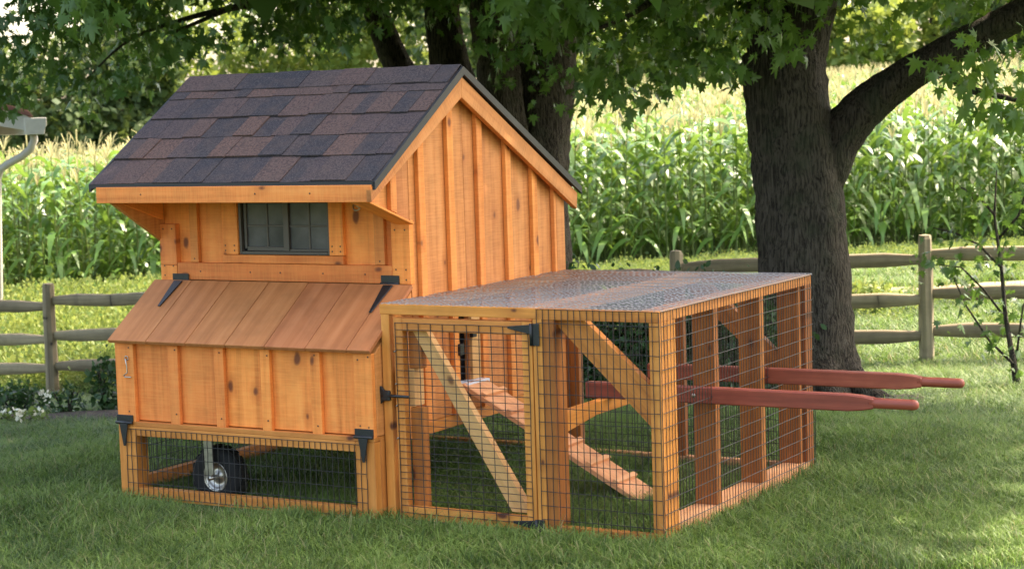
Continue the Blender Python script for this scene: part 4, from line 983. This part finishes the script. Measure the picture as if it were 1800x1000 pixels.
# ------------------------------------------------------------------ corn
def corn_plant(seed):
    rg = np.random.default_rng(seed); V = []; F = []; MI = []
    h = rg.uniform(1.85, 2.15)
    def add(v, f, mi):
        o = len(V); V.extend(v); F.extend([tuple(o+i for i in q) for q in f]); MI.extend([mi]*len(f))
    # stalk
    v = []; n_ = 4
    for z, r in ((-.1, .016), (h*.6, .012), (h, .006)):
        for k in range(n_): v.append((r*math.cos(k*1.571), r*math.sin(k*1.571), z))
    add(v, [(i*n_+k, i*n_+(k+1) % n_, (i+1)*n_+(k+1) % n_, (i+1)*n_+k) for i in range(2) for k in range(n_)], 1)
    a0 = rg.uniform(0, 6.28)
    for k in range(11):
        z0 = .25+k*(h-.45)/10; a = a0+(k % 2)*math.pi+rg.normal()*.35; ln = rg.uniform(.55, .85)*(1 if k < 8 else .75); up_ = rg.uniform(.95, 1.45) if k > 4 else rg.uniform(.6, 1.1)
        w = rg.uniform(.036, .058); c, s = math.cos(a), math.sin(a); v = []; m_ = 6
        tw = rg.normal()*.5
        for i in range(m_+1):
            s_ = i/m_; r = ln*(s_*.85); z = z0+ln*(up_*s_-1.25*s_*s_*(1.0 if k < 6 else .8)); ww = w*(math.sin(math.pi*min(1, s_*.9+.12))**.7)*(1 if i < m_ else .1)
            sx, sy, szz = -s*math.cos(tw*s_), c*math.cos(tw*s_), math.sin(tw*s_)
            v += [(c*r+sx*ww, s*r+sy*ww, z+szz*ww+.012), (c*r-sx*ww, s*r-sy*ww, z-szz*ww+.012)]
        add(v, [(2*i, 2*i+1, 2*i+3, 2*i+2) for i in range(m_)], 0)
    for k in range(6):     # tassel
        a = rg.uniform(0, 6.28); t_ = 0 if k == 0 else rg.uniform(.25, .75); ln = rg.uniform(.18, .28); c, s = math.cos(a), math.sin(a); w = .008
        p0 = (0, 0, h-.03); p1 = (c*t_*ln*.6, s*t_*ln*.6, h+ln*.6); p2 = (c*t_*ln*1.15, s*t_*ln*1.15, h+ln*(1 if t_ < .5 else .8))
        v = []
        for q in (p0, p1, p2): v += [(q[0]-s*w, q[1]+c*w, q[2]), (q[0]+s*w, q[1]-c*w, q[2])]
        add(v, [(0, 1, 3, 2), (2, 3, 5, 4)], 2)
    return np.array(V), np.array(F), np.array(MI)
cv = [corn_plant(500+k) for k in range(6)]
meshes = []
for v, f, mi in cv:
    me = fast('corn_plant', v, f, mi)
    for x in ('corn_leaf', 'corn_stalk', 'corn_tassel'): me.materials.append(MAT[x])
    meshes.append(me)
e0, e1 = at(-900, 540, 29), at(2700, 420, 29); ed = Vector((e1.x-e0.x, e1.y-e0.y, 0)); el = ed.length; ed.normalize(); en = Vector((-ed.y, ed.x, 0)); en = en if en.dot(fw) > 0 else -en
pts = []; front = []
rg = np.random.default_rng(77)
for row in range(64):
    spc = .20 if row < 10 else (.24 if row < 30 else .32); off = row*.76; half = el/2+row*.35
    for k in range(int(2*half/spc)):
        t_ = -half+k*spc+rg.normal()*.03+el/2; q = Vector((e0.x, e0.y, 0))+ed*t_+en*(off+rg.normal()*.05)
        (front if row < 3 else pts).append((q.x, q.y))
front = np.array(front); pts = np.array(pts)
uf, _, _ = toimg(np.c_[front, ground(front[:, 0], front[:, 1])]); vis = (uf > -20) & (uf < 1820)
# the coop and the maple trunk hide part of the front rows: keep singles where they show
vis &= ~((uf > 235) & (uf < 960)) & ~((uf > 1355) & (uf < 1475))
sing = front[vis]; sing = sing[:290]; rest = np.concatenate([front[~vis], front[vis][290:], pts])
sz_ = ground(sing[:, 0], sing[:, 1]); 
for k, (x, y) in enumerate(sing):
    o = bpy.data.objects.new('corn_plant', meshes[k % 6]); s = rg.uniform(.88, 1.08)
    M = Matrix.Translation((x, y, sz_[k])) @ Matrix.Rotation(rg.uniform(0, 6.28), 4, 'Z') @ Matrix.Rotation(rg.normal()*.05, 4, 'X') @ Matrix.Scale(s, 4)
    place(o, None, M); u_k = float(toimg(np.array([[x, y, sz_[k]]]))[0][0])
    tag(o, 'tasselled corn plant in the front rows, '+('left of the coop' if u_k < 300 else 'between the coop and the large maple trunk' if u_k < 1400 else 'right of the large maple trunk'), 'corn plant', 'corn plants along the near edge of the field')
zz = ground(rest[:, 0], rest[:, 1])
scatter('corn_field', cv, np.c_[rest, zz], rg.uniform(0, 6.28, len(rest)), rg.uniform(.85, 1.1, len(rest)), rg.integers(0, 6, len(rest)), ['corn_leaf', 'corn_stalk', 'corn_tassel'], kind='stuff', label='dense field of ripe corn rising behind the fence', cat='corn field')

# ------------------------------------------------------------------ weeds beyond the fence
def tuft(seed, n_, rad, h0, h1, w, droop=.5, seg=2):
    rg = np.random.default_rng(seed); V = []; F = []; MI = []
    for k in range(n_):
        a = rg.uniform(0, 6.28); r = rad*math.sqrt(rg.random()); x, y = r*math.cos(a), r*math.sin(a); b = rg.uniform(0, 6.28); h = rg.uniform(h0, h1)
        lx_, ly_ = math.cos(b), math.sin(b); ln = h*rg.uniform(.1, droop+.4); o = len(V); dry = rg.random() < .10
        for i in range(seg+1):
            s = i/seg; ww = w*(1-s*.85); px, py, pz = x+lx_*ln*s*s, y+ly_*ln*s*s, h*(s-.25*s*s*droop)-(.004 if i == 0 else 0)
            V += [(px-ly_*ww, py+lx_*ww, pz), (px+ly_*ww, py-lx_*ww, pz)]
        for i in range(seg): F.append((o+2*i, o+2*i+1, o+2*i+3, o+2*i+2)); MI.append(1 if dry else 0)
    return np.array(V), np.array(F), np.array(MI)
def weed(seed):
    rg = np.random.default_rng(seed); P = rg.normal(size=(130, 3))*np.array([.13, .13, .10])+np.array([0, 0, .20]); V, F = leaves(P, .055, 'blob', -.8, seed=seed)
    F4 = np.c_[F, F[:, 2]]; return V, F, np.zeros(len(F), int)
N_ = 9000; t_ = rg.uniform(-12, el+2, N_); dfar = rg.uniform(0, 1, N_)
A0 = Vector((posts[0].x, posts[0].y, 0))
P = []
fl = Vector((posts[-1].x, posts[-1].y, 0))-A0
for k in range(N_):
    a = A0+fl*rg.uniform(-.4, 1.3); b = Vector((e0.x, e0.y, 0))+ed*((a-Vector((e0.x, e0.y, 0))).dot(ed)); q = a.lerp(b, rg.uniform(.02, .93)); P.append((q.x, q.y))
P = np.array(P); u, v, d = toimg(np.c_[P, ground(P[:, 0], P[:, 1])])
nz_ = np.sin(P[:, 0]*1.3)*np.sin(P[:, 1]*1.7+1)+rg.normal(size=len(P))*.5
keep = (u > -60) & (u < 1860) & ((u < 1000) | (d > 25) | (nz_ > .75)); P = P[keep]; d = d[keep]
scatter('weeds', [weed(k) for k in range(4)], np.c_[P, ground(P[:, 0], P[:, 1])], rg.uniform(0, 6.28, len(P)), rg.uniform(.45, 1.1, len(P))*np.where(toimg(np.c_[P, ground(P[:, 0], P[:, 1])])[0] > 1000, .5, 1), rg.integers(0, 4, len(P)), ['weed_leaf'], kind='stuff', label='bright tangled weeds between fence and corn', cat='weeds')
# lawn grass
var = [tuft(900+k, 34, .075, .024, .072, .0022, 1.3, 3) for k in range(5)]+[tuft(950, 30, .07, .04, .095, .0016, 1.1, 3)]; var.append((lambda q: (q[0], q[1], (np.random.default_rng(4).random(len(q[2])) < .45).astype(int).repeat(1)))(tuft(960, 34, .075, .018, .05, .0015, 1.3, 3)))
def lawn_pts(n_, dlo, dhi, pad=80):
    u = rg.uniform(-pad, 1800+pad, n_*4); d = np.sqrt(rg.uniform(dlo**2, dhi**2, n_*4))
    P = np.array(CAM)[None, :2]+d[:, None]*(np.array(fw)[None, :2]+(u[:, None]-900)/CF*np.array(cam_r)[None, :2]); return P[:n_]
P1 = lawn_pts(17000, 6.0, 9.6, 200); P2 = lawn_pts(17000, 9.6, 18.5, 120); P3 = lawn_pts(16000, 15, 29, 60)
# only thin grass inside frames made of wood
fp = A0; 
def before_fence(P): return ((P[:, 0]-A0.x)*(-fl.y)+(P[:, 1]-A0.y)*fl.x) < 0
P2 = P2[before_fence(P2)]
bed = [Vector((x, y, 0)) for x, y in ((-9.5, 3.0), (b0.x, b0.y), (b1.x, b1.y), (-2.6, 6.1), (-.6, 5.9), (.6, 6.0))]; bedc = np.array([(p.x, p.y) for p in curve_pts(bed, 12)])
P3 = P3[~before_fence(P3)]; q3 = (P3-np.array([e0.x, e0.y])) @ np.array([en.x, en.y]); P3 = P3[q3 < -.3]; pc = np.array([(p.x, p.y) for p in curve_pts([Vector((x, y, 0)) for x, y in ((-14, 11.2), (-8, 12.2), (-3, 13.1), (d0.x, d0.y), (d1.x, d1.y), (d2.x, d2.y))], 12)])
d3 = np.sqrt(((P3[:, None]-pc[None])**2).sum(-1)).min(1); P3 = P3[d3 > .55+.3*np.sin(P3[:, 0]*5)]
dm = np.sqrt(((P2[:, None]-bedc[None])**2).sum(-1)).min(1); P2 = P2[dm > .50]
PP = np.concatenate([P1, P2, P3]); zz = ground(PP[:, 0], PP[:, 1])
inw = ((PP[:, 1] > yB-.07) & (PP[:, 1] < yB+.05) & (PP[:, 0] > -.02) & (PP[:, 0] < W)) | ((PP[:, 0] > 2.21) & (PP[:, 0] < 2.40) & (PP[:, 1] > y0) & (PP[:, 1] < yb)) | ((PP[:, 0] > 1.22) & (PP[:, 0] < 2.35) & (np.abs(PP[:, 1]-y0+.03) < .07))
keep = ~inw; PP = PP[keep]; zz = zz[keep]
sc_ = rg.uniform(.75, 1.25, len(PP)); sc_[np.arange(len(PP)) > (len(P1)*.98)] *= 1.45; sc_[len(PP)-len(P3):] *= 1.6
wh_ = rg.integers(0, 5, len(PP)); wh_[rg.random(len(PP)) < .06] = 5
pn = np.sin(PP[:, 0]*2.1+.6)*np.sin(PP[:, 1]*2.7+1.9)+.5*np.sin(PP[:, 0]*5.3+PP[:, 1]*3.7)+rg.normal(size=len(PP))*.35
wh_[pn > 1.05] = 6; sc_ *= 1-.22*np.clip(pn, 0, 1)
scatter('lawn_grass', var, np.c_[PP, zz], rg.uniform(0, 6.28, len(PP)), sc_, wh_, ['grass_blade', 'grass_dry'], kind='stuff', label='short green lawn grass around the coop', cat='grass')

S.render.engine = 'CYCLES'
